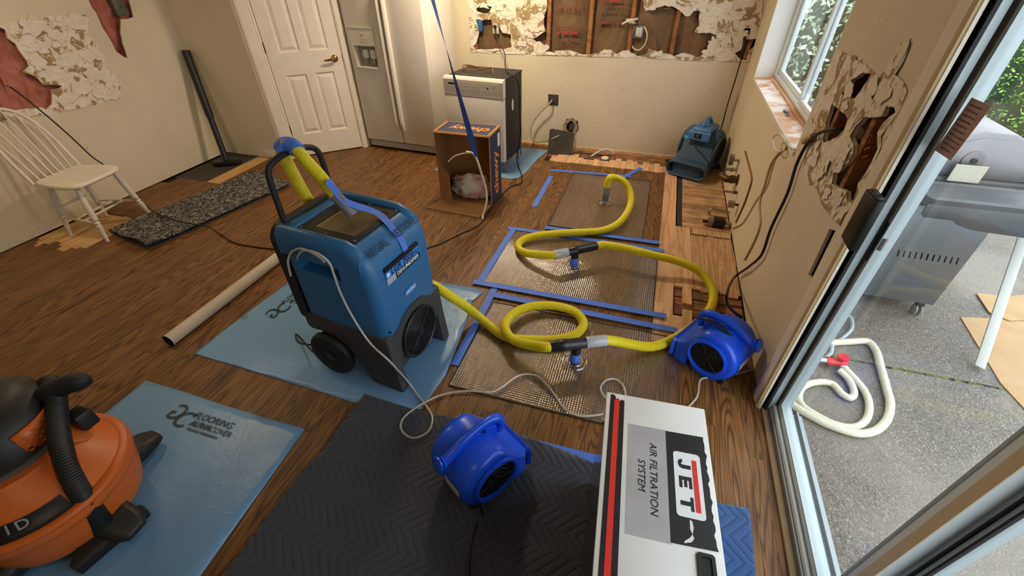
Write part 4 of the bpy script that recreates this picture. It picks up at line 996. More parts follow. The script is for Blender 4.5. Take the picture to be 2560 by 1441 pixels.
# flaps: one folded out on the floor, the left one half open
m=MB(); m.add([(0.01,0,.004),(BW,0,.004),(BW-.03,-.23,.002),(-.05,-.20,.002),(0.01,0,.008),(BW,0,.008),(BW-.03,-.23,.006),(-.05,-.20,.006)],[(0,3,2,1),(4,5,6,7),(0,1,5,4),(1,2,6,5),(2,3,7,6),(3,0,4,7)]); m.build('box_flap',CARD,bx,smooth=0)
m=MB(); m.add([(0,0,.35),(.15,-.105,.29),(.155,-.11,.0),(0,0,.0),(0.004,.004,.35),(.154,-.101,.29),(.159,-.106,.0),(.004,.004,.0)],[(0,1,2,3),(7,6,5,4),(0,4,5,1),(1,5,6,2),(2,6,7,3),(3,7,4,0)]); m.build('box_flap',CARDD,bx,smooth=0)
m=MB(); m.box(0,BW,-.012,.0,BH-.01,BH-.005); m.build('torn_edge',CARD,bx,bevel=.001)
# plastic bag in the box
def bagmat():
    N=NT('plastic_bag'); p=N.pr((1,1,1,1),.35); f=N.noise(N.coord('Object'),5,3,.5,.3); N.l(N.ramp(f,[(.46,lin('#d8cdbf')),(.54,lin('#cf8f80')),(.60,lin('#d6cabb'))]),p.inputs['Base Color']); N.bump(N.noise(N.coord('Object'),22,5,.6,1),.9,.02); return N.mat
bg_=bpy.data.meshes.new('plastic_bag'); bmx=bmesh.new(); bmesh.ops.create_icosphere(bmx,subdivisions=4,radius=1)
for v in bmx.verts:
    d=1+.22*noise.fractal(v.co*2.2,.6,2,4); v.co=Vector((v.co.x*.195*d,v.co.y*.105*d,max(-.085,v.co.z*.12*d)+.090))
bmx.to_mesh(bg_); bmx.free(); bg_.materials.append(bagmat())
for f_ in bg_.polygons: f_.use_smooth=True
o=bpy.data.objects.new('plastic_bag',bg_); COL.objects.link(o); o.location=(-1.44,3.37,.006); tag(o,'crumpled white and pink plastic bag lying inside the cardboard box','bag')
# conduit hung from the blue strap, and the strap itself
CREAM=plain('cream_conduit','#cbbfa4',.5)
S0=Vector((-1.67,2.98,2.435)); S1=F(1193,400,.49)
t=thing('strap','long twisted blue strap hanging from the ceiling into the cardboard box','strap',(S1.x,S1.y,0)); b=Vector((S1.x,S1.y,0))
pts=[S0.lerp(S1,i/40) for i in range(41)]; sides=[]; ws=[]
for i in range(41):
    a=R_(10+170*(i/40)**1.0*1.05); sides.append(Vector((math.cos(a),math.sin(a),0))); ws.append(.055 if i<36 else .055-.008*(i-36))
mb=MB(); ribbon(mb,[p-b for p in pts],sides,ws,.0012); mb.build('strap_webbing',plain('strap_blue','#2350a8',.6,var=.1),t,smooth=60)
def cable(name,pts,r,mat,label,cat='cable',n=8,group=None,rib=0,owner=None):
    path=cr(pts,n); base=Vector((path[0].x,path[0].y,path[0].z)); mb=MB(); P=[p-base for p in path]
    if rib: ribbed(mb,P,r,rib,r*.18,10)
    else: mb.tube(P,r,8)
    o=mb.build(name,mat,smooth=60); o.location=base
    if owner:
        bpy.context.view_layer.update(); o.parent=owner; o.matrix_parent_inverse=owner.matrix_world.inverted(); o['label']=label
    else: tag(o,label,cat,group)
    return o
cable('flexible_conduit',[F(1165,380,.54),F(1182,384,.52),F(1193,402,.49),F(1205,440,.36),F(1215,475,.22),F(1216,505,.12),F(1208,535,.03),F(1206,548,.010)],.0095,CREAM,'cream spiral conduit hanging down the front of the cardboard box','conduit',rib=.008)
cable('wire_bundle',[F(1120,405,.42),F(1133,393,.47),F(1150,386,.50),F(1172,382,.535)],.005,WIREW,'thin pale wires stretched inside the cardboard box','wire')
# ---------------------------------------------------------------- moving blankets
def quilt(name,c,c2):
    N=NT(name); p=N.pr(lin(c),.75,0,.35); g=N.n('ShaderNodeNewGeometry'); sp=N.n('ShaderNodeSeparateXYZ'); N.l(g.outputs['Position'],sp.inputs[0])
    w=N.noise(g.outputs['Position'],2.2,3); 
    zg=N.math('PINGPONG',N.math('ADD',sp.outputs[1],N.math('MULTIPLY',w,.03)),.085)
    s=N.math('ADD',N.math('ADD',sp.outputs[0],N.math('MULTIPLY',zg,1.0)),N.math('MULTIPLY',w,.06))
    l=N.math('ABSOLUTE',N.math('SINE',N.math('MULTIPLY',s,math.pi/.042)))
    h=N.math('POWER',l,.45); f=N.noise(g.outputs['Position'],26,4,.6)
    N.l(N.mix(N.ramp(h,[(.25,(0,0,0,1)),(.7,(1,1,1,1))]),lin(c2),lin(c)),p.inputs['Base Color'])
    p.inputs['Sheen Weight'].default_value=.3
    N.bump(N.math('MULTIPLY_ADD',f,.6,h),.5,.007); return N.mat
QD=quilt('blanket_dark','#363a46','#272a33'); QB=quilt('blanket_blue','#2b4f86','#1f3a68')
def blanket(name,poly,mat,label,seed,z=.004):
    mb=MB(); sheet(mb,jag(poly,.1,.006,seed),[],lambda a,b,d:(a,b,d),0,.035,lambda x,y:z+.008+.009*noise.fractal((x*4+seed,y*4,0),.6,2,3))
    o=mb.build(name,mat,smooth=180,fixn=False); m=o.modifiers.new('t','SOLIDIFY'); m.thickness=.006; m.offset=-1
    tag(o,label,'blanket','moving blankets'); return o
blanket('moving_blanket',[(-1.15,1.103),(-.86,1.085),(-.5,1.12),(-.20,1.10),(.05,1.065),(.30,1.03),(.30,-.6),(-1.22,-.6),(-1.19,.245)],QD,'dark grey quilted moving blanket spread under the small blue fan',5)
pb=[F(1800,1262),F(1868,1272),F(1890,1441)]
blanket('moving_blanket',[(.305,pb[0].y-.0),(pb[0].x,pb[0].y),(pb[1].x,pb[1].y),(pb[2].x,pb[2].y),(pb[2].x-.0,-.2),(.305,-.2)],QB,'blue quilted moving blanket corner sticking out right of the white box',9)
# ---------------------------------------------------------------- air filtration box
JW=plain('box_enamel_white','#d5d6d3',.45,var=.04,vscale=6); JS=plain('box_side_metal','#6d6a68',.12,.85)
JB_=plain('decal_black','#17171a',.45,var=.25,vscale=14); JR=plain('decal_red','#cf2a26',.45); JG=plain('decal_silver','#b4b2b6',.35,.3,var=.08)
jx=Vector((.324-.023,1.01-.972,0)).normalized(); jrz=math.atan2(jx.y,jx.x)-R_(3.2)
jt=thing('air_filtration_unit','white metal air filtration box with black and red stripe decals, standing on its side','air cleaner',(.019,.972,.012),jrz)
JWd,JL,JH=.305,.765,.600
# local: x across the short side, y towards the camera is negative
jb=MB().box(0,JWd,-JL,0,0,JH-.008).build('side_casing',JS,jt,bevel=.003,seg=1)
MB().box(-.002,JWd+.002,-JL-.002,.002,JH-.010,JH).build('top_panel',JW,jt,bevel=.003,seg=2)
m=MB(); m.box(.011,.056,-JL+.005,-.006,JH,JH+.0008); st_=m.build('stripe_decal',JB_,jt,smooth=0)
m=MB(); sheet(m,[(.024,-JL+.005),(.040,-JL+.005),(.040,-.024),(.036,-.014),(.033,-.026),(.029,-.016),(.026,-.030),(.024,-.022)],[],lambda a,b,d:(a,b,JH+.0014+d),.0006); m.build('stripe_red',JR,st_,smooth=0,fixn=False)
m=MB(); sheet(m,[(.022,-.005),(.056,-.005),(.056,-.026),(.048,-.020),(.043,-.028),(.036,-.018),(.030,-.022),(.026,-.012)],[],lambda a,b,d:(a,b,JH+.0020+d),.0005); m.build('paint_chip',JW,st_,smooth=0,fixn=False)
m=MB(); m.box(.070,.184,-.440,-.108,JH,JH+.0006); dg_=m.build('decal_plate',JG,jt,smooth=0)
m=MB(); sheet(m,[(.182,-.436),(.295,-.432)]+[(.292+.0022*math.sin(i*2.3)+.0015*math.sin(i*5.1),-.42+i*.0125) for i in range(25)]+[(.291,-.108),(.182,-.110)],[],lambda a,b,d:(a,b,JH+.0012+d),.0005); m.build('decal_black_panel',JB_,dg_,smooth=0,fixn=False)
m=MB(); m.prism(rrect(.200,.274,-.364,-.174,.010,4),JH+.0013,JH+.0022); wl=m.build('decal_white_plate',LWH,dg_,smooth=0)
MB().box(.250,.263,-.346,-.195,JH+.0022,JH+.0028).build('decal_red_bar',JR,wl,smooth=0)
ex=(0,-1,0); ey=(1,0,0)
# block letters J, E, T (a = along the reading direction, b = up the letter)
def glyph(polys,a0,name='lettering'):
    m=MB()
    for P in polys: m.prism([(.212+b,a0-a) for a,b in P],JH+.0022,JH+.0028)
    return m.build(name,JB_,wl,smooth=0)
glyph([[(.018,.034),(.030,.034),(.030,.010),(.026,.003),(.018,.0),(.010,.0),(.003,.004),(.0,.012),(.011,.012),(.013,.008),(.016,.008),(.018,.012)]],-.196)
glyph([[(0,0),(.034,0),(.034,.008),(.011,.008),(.011,.013),(.031,.013),(.031,.021),(.011,.021),(.011,.026),(.034,.026),(.034,.034),(0,.034)]],-.250)
glyph([[(.013,0),(.025,0),(.025,.026),(.038,.026),(.038,.034),(0,.034),(0,.026),(.013,.026)]],-.308)
text('lettering','AIR FILTRATION',.0290,frame((.143,-.270,JH+.0010),ex,ey),JB_,dg_,.0003,shear=.18,sx=1.02)
text('lettering','SYSTEM',.0290,frame((.110,-.270,JH+.0010),ex,ey),JB_,dg_,.0003,shear=.18,sx=.98)
for P in ([(.232,-.368),(.238,-.372),(.240,-.388),(.236,-.404),(.231,-.392)],[(.236,-.404),(.239,-.414),(.232,-.424),(.214,-.430),(.216,-.424),(.229,-.414)]): 
    m=MB(); m.prism(P,JH+.0013,JH+.0019); m.build('paint_chip',JW,dg_,smooth=0)
hd=MB(); sheet(hd,rrect(.241,.284,-.60,-.443,.008,4),[rrect(.250,.275,-.59,-.452,.005,4)],lambda a,b,d:(a,b,JH+.004+d),.004); hd.build('recessed_handle',BLACK,jt,smooth=30,fixn=False)
MB().box(.249,.276,-.592,-.450,JH+.0002,JH+.0008).build('handle_cavity',plain('well_black','#060606',.6),jt,smooth=0)
for x in (.03,JWd-.03):
    for y in (-.05,-JL+.05): MB().lathe([(.02,-.012),(.02,.001)],10,(x,y,0)).build('foot',BLACKR,jt)
# ---------------------------------------------------------------- small blue fans
FB=plain('fan_blue_plastic','#1450dc',.30,spec=.5); GRL=plain('grille_black','#0b0b0d',.5)
def mini_fan(name,label,loc,rz,cordpts,group):
    t=thing(name,label,'fan',loc,rz,group); r=.135; hz=.142; w=.125
    # scroll profile in x (nozzle forward) and z, extruded along y with rounded shoulders
    prof=[]
    for i in range(28):
        a=R_(62+i*(360-62-38)/27); rr=r+.006*math.sin(a*.5); prof.append((rr*math.cos(a)-.01,hz+rr*math.sin(a)))
    prof=[(max(a,-.15),max(b,.006)) for a,b in prof]
    prof=prof+[(.10,.006),(.175,.012),(.178,.125),(.135,.150),(.085,.215)]
    cx,cz=0,.135
    rings=[]
    for y,s in ((-w,.86),(-w+.008,.93),(-w+.022,.985),(-w+.04,1),(w-.04,1),(w-.022,.985),(w-.008,.93),(w,.86)):
        rings.append([(cx+(a-cx)*s,y,cz+(b-cz)*(s if b>.03 else 1)) for a,b in prof])
    hs=MB().loft(rings).build('housing',FB,t,smooth=45)
    for s in (-1,1):
        m=MB(); m.lathe([(.104,.004),(.104,.014),(.096,.018),(.088,.014),(.086,-.004)],36,(-.005,s*w,hz),(0,s,0)); rg=m.build('inlet_ring',FB,t,smooth=45)
        MB().lathe([(.087,.0035),(.087,.0045)],28,(-.005,s*w,hz),(0,s,0)).build('inlet_well',plain('well_black','#060606',.6),rg,smooth=0)
        gm=MB()
        for k in range(4): 
            q=.018+k*.019; gm.tube([(-.005+q*math.cos(2*math.pi*i/24),s*(w+.009),hz+q*math.sin(2*math.pi*i/24)) for i in range(24)],.0016,5,closed=True)
        for k in range(9):
            a=2*math.pi*k/9; gm.tube([(-.005,s*(w+.009),hz),(-.005+.087*math.cos(a+.4),s*(w+.008),hz+.087*math.sin(a+.4))],.0016,5)
        gm.lathe([(.016,.005),(.016,.013)],14,(-.005,s*w,hz),(0,s,0)); gm.build('inlet_grille',GRL,rg,smooth=50)
    hp=cr([(.118,0,.205),(.128,0,.255),(.105,0,.292),(.05,0,.306),(-.02,0,.302),(-.085,0,.278),(-.135,0,.255),(-.165,0,.262)],6)
    MB().tube(hp,[.017+.004*abs(math.sin(i*.15)) if i<36 else .019+.003*(i-36) for i in range(len(hp))],12).build('carry_handle',FB,t,smooth=60)
    MB().lathe([(.022,0),(.034,.006),(.034,.012),(.026,.016)],18,(-.162,0,.262),(-.9,0,.25)).build('handle_end_cap',FB,t,smooth=45)
    MB().loft([[(.04,y,z) for y,z in ((-.02,.26),(.02,.26),(.02,.30),(-.02,.30))],[(.10,y,z) for y,z in ((-.022,.19),(.022,.19),(.018,.27),(-.018,.27))]]).build('handle_web',FB,t,bevel=.008)
    MB().loft([[(-.075,y,z) for y,z in ((-.018,.23),(.018,.23),(.014,.285),(-.014,.285))],[(-.03,y,z) for y,z in ((-.018,.25),(.018,.25),(.014,.30),(-.014,.30))]]).build('handle_web',FB,t,bevel=.008)
    nz=MB(); nz.loft([[(.170,y,z) for y,z in rrect(-w+.008,w-.008,.010,.128,.02,4)],[(.186,y,z) for y,z in rrect(-w-.002,w+.002,.006,.134,.022,4)],[(.192,y,z) for y,z in rrect(-w+.004,w-.004,.012,.128,.018,4)],[(.183,y,z) for y,z in rrect(-w+.012,w-.012,.020,.120,.014,4)]],caps=False); nz.build('nozzle_lip',FB,t,smooth=40)
    ng=MB().box(.1795,.1805,-w+.012,w-.012,.02,.12).build('nozzle_well',plain('well_black','#060606',.6),t,smooth=0)
    for k in range(6): MB().box(.181,.184,-.10+k*.037,-.096+k*.037,.02,.12).build('nozzle_vane',GRL,ng,smooth=0)
    for x in (-.10,.14):
        for y in (-.09,.09): MB().lathe([(.014,0),(.014,.012)],10,(x,y,0)).build('rubber_foot',BLACKR,t)
    return t,hs
G2='small blue carpet fans'
f1,h1=mini_fan('blower_fan','small bright blue blower fan sitting on the dark quilted blanket',(-.44,.87,.024),math.atan2(.855,.52),None,G2)
def sticker(t,a0,a1,y0,y1,name='rating_label'):
    mb=MB(); vs=[];k=8; r=.1375
    for i in range(k+1):
        a=R_(a0+(a1-a0)*i/k); q=r+.006*math.sin(a*.5)
        for y in (y0,y1): vs.append((q*math.cos(a)-.01,y,.142+q*math.sin(a)))
    mb.add(vs,[(2*i,2*i+1,2*i+3,2*i+2) for i in range(k)]); return mb.build(name,plain('label_grey','#a2a3a8',.5),t,smooth=60)
sticker(f1,168,205,-.095,.0)
f2,h2=mini_fan('blower_fan','small bright blue blower fan on the floor against the sliding door casing',(.540,1.842,.0),math.atan2(.52,-.854),None,G2)
sticker(f2,168,205,.0,.09)
cw=MB(); M2=None
cw.tube(cr([(.15,.03,.25),(.10,.05,.288),(.03,.055,.292),(-.05,.055,.27),(-.11,.05,.225),(-.145,.05,.16)],6),.005,7); cw.tube(cr([(.12,.035,.27),(.05,.04,.302),(-.03,.045,.285),(-.10,.04,.235)],6),.005,7)
cw.build('wound_cord',CORDB,f2)
cable('power_cord',[MD.__class__.Translation((-.44,.87,.024))@(Matrix.Rotation(math.atan2(.855,.52),4,'Z')@Vector((-.09,-.130,.06))),F(1205,1290,.012),F(1190,1315,.015),F(1178,1360,.015),F(1172,1410,.015),F(1174,1480,.015),F(1180,1560,.015)],.0042,CORDB,'black cord','cord',owner=f1)
# ---------------------------------------------------------------- older blue air mover by the far wall
OB=plain('old_fan_blue','#35506a',.68,var=.22,vscale=9); OBL=plain('old_fan_light_blue','#4679ae',.5,var=.12); 
am=thing('air_mover','dusty blue snail-shaped air mover in the far right corner','air mover',(.50,4.555,.0),R_(-114))
# local +x is the nozzle direction
r=.19; hz=.225; w=.165; prof=[]
for i in range(26):
    a=R_(80+i*(360-80-55)/25); prof.append((r*math.cos(a)-.03,max(.012,hz+r*math.sin(a)*1.02)))
prof+=[(.14,.012),(.235,.016),(.235,.135),(.16,.150),(.11,.20),(.06,.36)]
rings=[]
for y,s in ((-w,.88),(-w+.012,.95),(-w+.035,1),(w-.035,1),(w-.012,.95),(w,.88)): rings.append([(a*s,y,.2+(b-.2)*(s if b>.03 else 1)) for a,b in prof])
MB().loft(rings).build('housing',OB,am,smooth=45)
for s in (-1,1):
    m=MB(); m.lathe([(.145,.0),(.145,.014),(.132,.018),(.120,.008),(.118,-.006)],36,(-.03,s*w,hz),(0,s,0)); rg=m.build('inlet_ring',OB,am,smooth=45)
    MB().lathe([(.12,.0035),(.12,.0045)],28,(-.03,s*w,hz),(0,s,0)).build('inlet_well',plain('well_brown','#1d1713',.7),rg,smooth=0)
    gm=MB()
    for k in range(8): 
        q=.015+k*.0145; gm.tube([(-.03+q*math.cos(2*math.pi*i/28),s*(w+.009),hz+q*math.sin(2*math.pi*i/28)) for i in range(28)],.002,5,closed=True)
    for k in range(4):
        a=math.pi*k/4; gm.tube([(-.03-.118*math.cos(a),s*(w+.008),hz-.118*math.sin(a)),(-.03+.118*math.cos(a),s*(w+.008),hz+.118*math.sin(a))],.002,5)
    gm.build('inlet_grille',plain('grille_brown','#3a2c22',.6),rg,smooth=50)
nz=MB(); W2=.20
nz.loft([[(.10,y,z) for y,z in rrect(-w+.004,w-.004,.012,.15,.03,5)],[(.20,y,z) for y,z in rrect(-W2+.01,W2-.01,.010,.150,.05,5)],[(.265,y,z) for y,z in rrect(-W2,W2,.008,.150,.07,5)],[(.275,y,z) for y,z in rrect(-W2+.006,W2-.006,.014,.144,.062,5)],[(.268,y,z) for y,z in rrect(-W2+.018,W2-.018,.026,.132,.05,5)],[(.20,y,z) for y,z in rrect(-W2+.022,W2-.022,.030,.128,.046,5)]],caps=False); no=nz.build('nozzle',OB,am,smooth=45)
MB().prism(rrect(-W2+.02,W2-.02,.028,.130,.047,5),.205,.208,lambda a,b,d:(d,a,b)).build('nozzle_well',plain('well_black','#060606',.6),no,smooth=0)
for k in range(5): MB().box(.215,.222,-.16+.08*k-.002,-.16+.08*k+.002,.03,.128).build('nozzle_vane',GRL,no,smooth=0)
MB().box(.215,.222,-.17,.17,.077,.081).build('nozzle_vane',GRL,no,smooth=0)
tc=MB(); tc.loft([[(x,y,.40) for x,y in rrect(-.15,.10,-.085,.085,.03,4)],[(x,y,.425) for x,y in rrect(-.16,.115,-.09,.09,.03,4)],[(x,y,.445) for x,y in rrect(-.12,.10,-.075,.075,.03,4)]]); tco=tc.build('control_box',OBL,am,smooth=40)
MB().loft([[(.09,y,z) for y,z in rrect(-.095,.095,.345,.425,.015,3)],[(.125,y,z) for y,z in rrect(-.105,.105,.33,.415,.015,3)],[(.135,y,z) for y,z in rrect(-.095,.095,.34,.405,.012,3)]]).build('control_face',OBL,am,smooth=40)
sw=MB().box(.128,.139,-.04,.025,.355,.40).build('switch_bezel',BLACK,am,bevel=.003); MB().box(.137,.144,-.02,.008,.362,.392).build('rocker_switch',plain('switch_grey','#5a4a40',.5),sw,bevel=.002)
MB().tube(cr([(.075,0,.44),(.06,0,.475),(.01,0,.505),(-.06,0,.50),(-.11,0,.465),(-.145,0,.43)],6),[.017]*31,10).build('carry_handle',OBL,am,smooth=60)
MB().box(.128,.134,-.135,-.085,.335,.36).build('warning_label',plain('label_sky','#58b4e0',.5),am,smooth=0)
mb=MB(); mb.tube(cr([(.08,-.13,.36),(.135,-.04,.305),(.165,.06,.25),(.175,.14,.20),(.155,.19,.12),(.16,.21,.03)],8),.004,6); mb.build('fan_cord',CORDB,am)
for x in (-.12,.16):
    for y in (-.12,.12): MB().lathe([(.018,0),(.018,.016)],10,(x,y,0)).build('rubber_foot',BLACKR,am)
# ---------------------------------------------------------------- orange shop vacuum
VC=Vector((-1.945,.262,.004)); ORN=plain('vacuum_orange','#c8621f',.42,var=.06); OLV=plain('vacuum_grey_lid','#4a483f',.55); VBK=plain('vacuum_black','#1a1918',.5,var=.15)
va=thing('shop_vacuum','orange and black shop vacuum with its ribbed hose wrapped round the top','vacuum cleaner',VC)
def ov(r,z,sx=1.0,sy=1.0,cx=0,cy=0,n=40): return [(cx+r*sx*math.cos(2*math.pi*i/n),cy+r*sy*math.sin(2*math.pi*i/n),z) for i in range(n)]
MB().loft([ov(.20,.035),ov(.235,.05),ov(.255,.12),ov(.262,.185),ov(.272,.195),ov(.278,.215),ov(.275,.235)]).build('drum',ORN,va,smooth=35)
MB().loft([ov(.277,.232),ov(.280,.245),ov(.276,.258),ov(.262,.263),ov(.250,.262),ov(.238,.275),ov(.215,.310,cx=-.01),ov(.190,.345,cx=-.03),ov(.165,.375,cx=-.05)]).build('lid',ORN,va,smooth=30)
MB().loft([ov(.183,.340,1,1.05,-.075,.02),ov(.188,.365,1,1.05,-.085,.02),ov(.165,.385,1,1.05,-.09,.02)]).build('lid_collar',OLV,va,smooth=35)
MB().loft([ov(.165,.375,1,1.1,-.10,.03),ov(.172,.42,1,1.1,-.11,.04),ov(.165,.48,1,1.1,-.12,.05),ov(.135,.53,1,1.15,-.13,.06),ov(.08,.555,1,1.2,-.13,.06)]).build('motor_head',VBK,va,smooth=45)
# orange vent grille with scales
hcx,hcy,hr=-.115,.045,.172; gp=MB(); vs=[]; TH=(-6,6,18,30,42,54,66)
for z in (.395,.44,.485):
    for a in TH: vs.append((hcx+(hr+.006)*math.cos(R_(a)),hcy+(hr+.006)*1.1*math.sin(R_(a)),z))
gp.add(vs,[(r_*7+i,r_*7+i+1,r_*7+8+i,r_*7+7+i) for r_ in range(2) for i in range(6)]); go=gp.build('vent_cover',ORN,va,smooth=60,fixn=False)
mo=go.modifiers.new('t','SOLIDIFY'); mo.thickness=.012; mo.offset=-1
for i in range(7):
    for j in range(6):
        a=R_(-2+j*11.5+(3.5 if i%2 else 0)); z=.408+i*.0105; q=lambda a,z,o:(hcx+(hr+o)*math.cos(a),hcy+(hr+o)*1.1*math.sin(a),z)
        MB().add([q(a-.055,z,.0065),q(a+.055,z,.0065),q(a,z-.010,.0065),q(a,z-.004,.013)],[(0,1,3),(1,2,3),(2,0,3)]).build('vent_scale',ORN,go,smooth=0)
# black logo band on the front of the lid with letters
bd=MB(); rings=[]
A0,A1=-115,-8
for q,(r,z) in enumerate(((.262,.2655),(.247,.2685),(.222,.3035))):
    rings.append([((r+.003)*math.cos(R_(A0+(A1-A0)*i/30))-.006*(q==2),(r+.003)*math.sin(R_(A0+(A1-A0)*i/30)),z+.003) for i in range(31)])
vs=[p for r_ in rings for p in r_]; 
bd.add(vs,[(a*31+i,a*31+i+1,a*31+32+i,a*31+31+i) for a in range(2) for i in range(30)]); bo=bd.build('logo_band',plain('band_black','#101013',.4),va,smooth=60,fixn=False)
for ch,a in zip('RIDGID',(-82,-73,-64,-53,-44,-35)):
    ra=R_(a); out=Vector((math.cos(ra),math.sin(ra),0)); tan=Vector((-math.sin(ra),math.cos(ra),0)); up=(Vector((0,0,1))*.82-out*.57)
    text('lettering',ch,.046,frame(out*.2395+Vector((-.004*math.cos(ra),0,.2945)),tan,up),plain('letter_grey','#8b8a88',.5),bo,.0006,bold=.0006,sx=1.05)
for a in (85,0,-85,175):
    ra=R_(a); c=Vector((math.cos(ra),math.sin(ra),0)); s_=Vector((-math.sin(ra),math.cos(ra),0)); m=MB()
    rr=[]
    for d,wd,h in ((.20,.07,.11),(.26,.065,.095),(.31,.055,.075),(.345,.035,.055)):
        rr.append([c*d+s_*(q*wd)+Vector((0,0,z)) for q,z in ((-1,.03),(1,.03),(1,h*.8),(.7,h),(-.7,h),(-1,h*.8))])
    fo_=MB().loft(rr).build('caster_foot',VBK,va,bevel=.006)
    MB().lathe([(.022,-.012),(.028,-.008),(.028,.008),(.022,.012)],16,c*.30+Vector((0,0,.029)),s_).build('caster_wheel',BLACKR,fo_)
for a in (-140,):
    ra=R_(a); c=Vector((math.cos(ra),math.sin(ra),0)); MB().loft([[c*d+Vector((-math.sin(ra)*q*.03,math.cos(ra)*q*.03,z)) for q,z in ((-1,.22),(1,.22),(1,.29),(-1,.29))] for d in (.255,.295)]).build('lid_latch',VBK,va,bevel=.006)
ib=MB(); ib.lathe([(.05,0),(.05,.04),(.042,.045)],20,(.06,.13,.335),(.5,.5,.6)); ib.build('hose_inlet',ORN,va)
MB().box(.055,.125,.155,.215,.36,.44).build('hose_clip',VBK,va,bevel=.012)
HV=[F(120,955,.50),F(138,985,.50),F(142,1030,.475),F(146,1080,.45),F(156,1130,.42),F(172,1180,.37),F(198,1228,.29),F(226,1270,.19),F(252,1305,.10)]
mb=MB(); ribbed(mb,[p-VC for p in cr(HV,8)],.032,.009,.003,16); mb.build('vacuum_hose_wall',VBK,va,smooth=60)
mb=MB(); mb.tube([p-VC for p in cr([F(80,1010,.46),F(120,985,.50),F(160,965,.53),F(195,956,.54),F(208,968,.53)],6)],[.02,.022,.026,.03,.034,.036,.038,.04,.04,.04,.038,.037,.036,.036,.036,.036,.036,.036,.036,.036,.035,.033,.03,.02,.01][:25],14); mb.build('hose_handle',BLACKR,va,smooth=60)
mb=MB(); mb.tube([p-VC for p in (F(210,1250,.24),F(232,1280,.165),F(256,1312,.085),F(268,1325,.055))],[.038,.038,.036,.034],16); mb.build('hose_cuff',BLACK,va,smooth=60)
nz=MB(); a,b=F(371,1280,.035)-VC,F(195,1432,.030)-VC; c=F(268,1322,.05)-VC; d=(b-a).normalized(); n_=Vector((-d.y,d.x,0)); 
if n_.dot(c-a)<0: n_=-n_
up=Vector((0,0,1)); mid_=(a+b)/2
nz.loft([[a+up*.02,b+up*.02,b-up*.028,a-up*.028],[mid_+n_*.03-d*.125+up*.028,mid_+n_*.03+d*.125+up*.028,mid_+n_*.03+d*.125-up*.028,mid_+n_*.03-d*.125-up*.028],[mid_+n_*.10-d*.035+up*.05,mid_+n_*.10+d*.035+up*.05,mid_+n_*.10+d*.035-up*.02,mid_+n_*.10-d*.035-up*.02]]); nz.build('floor_nozzle',VBK,va,bevel=.006)
# ---------------------------------------------------------------- white spindle chair
CHW=plain('chair_white_paint','#d8cfbd',.45,var=.05)
chz=-.004
ch=thing('spindle_chair','white bow-back spindle chair standing against the left wall','chair',(-4.155,2.0,chz),R_(8.9))
st_=[(.20,-.17),(.215,-.10),(.218,0),(.215,.10),(.20,.17),(.15,.205),(.05,.212),(-.08,.195),(-.17,.165),(-.195,.08),(-.20,0),(-.195,-.08),(-.17,-.165),(-.08,-.195),(.05,-.212),(.15,-.205)]
st_=[(p.x,p.y) for p in cr([(a,b,0) for a,b in st_],4,True)]
MB().loft([[(x*.93,y*.93,.425) for x,y in st_],[(x,y,.436) for x,y in st_],[(x,y,.450) for x,y in st_],[(x*.965,y*.965,.458) for x,y in st_],[(x*.6-.01,y*.6,.450) for x,y in st_],[(x*.25-.02,y*.25,.447) for x,y in st_]]).build('seat',CHW,ch,smooth=50)
def turned(p0,p1,name,prof):
    p0,p1=Vector(p0),Vector(p1); ax=p1-p0; L=ax.length
    return MB().lathe([(r,t*L) for t,r in prof],12,p0,ax).build(name,CHW,ch,smooth=50)
LEG=[(0,.012),(.10,.014),(.28,.019),(.31,.021),(.32,.016),(.34,.016),(.35,.021),(.37,.021),(.38,.016),(.40,.016),(.41,.021),(.44,.021),(.62,.022),(.80,.020),(.84,.016),(.87,.020),(.90,.016),(1,.013)]
legs={}
for k,(fx,fy,tx,ty) in dict(fr=(.195,-.215,.15,-.155),fl=(.195,.215,.15,.155),rr=(-.20,-.165,-.13,-.12),rl=(-.20,.165,-.13,.12)).items():
    a,b=Vector((fx,fy,.0)),Vector((tx,ty,.43)); legs[k]=(a,b); turned(a,b,'leg',LEG)
at=lambda k,t:legs[k][0].lerp(legs[k][1],t)
SP=[(0,.007),(.3,.009),(.5,.012),(.7,.009),(1,.007)]
turned(at('fr',.36),at('rr',.36),'stretcher',SP); turned(at('fl',.36),at('rl',.36),'stretcher',SP)
turned(at('fr',.36).lerp(at('rr',.36),.38),at('fl',.36).lerp(at('rl',.36),.38),'stretcher',SP)
turned(at('fr',.36).lerp(at('rr',.36),.62),at('fl',.36).lerp(at('rl',.36),.62),'stretcher',SP)
turned(at('rr',.55),at('rl',.55),'stretcher',SP)
def bowp(t):  # t in 0..1 along the bow
    a=math.pi*t; y=-.185*math.cos(a)*(1+.10*math.sin(a)); z=.45+.475*math.sin(a)**.62; return Vector((-.165-.17*(z-.45)/.475,y,z))
MB().tube([bowp(i/40) for i in range(41)],.0125,10).build('bow',CHW,ch,smooth=60)
for k in range(6):
    yb=-.125+.05*k; 
    t=.5+ (yb*1.28)/.40*.72
    best=min((abs(bowp(i/400).y-yb*1.25),i/400) for i in range(40,361))[1]; tp=bowp(best)
    turned((-.168,yb,.45),tp,'spindle',[(0,.006),(.35,.0085),(.37,.006),(.39,.0085),(.7,.006),(1,.0045)])
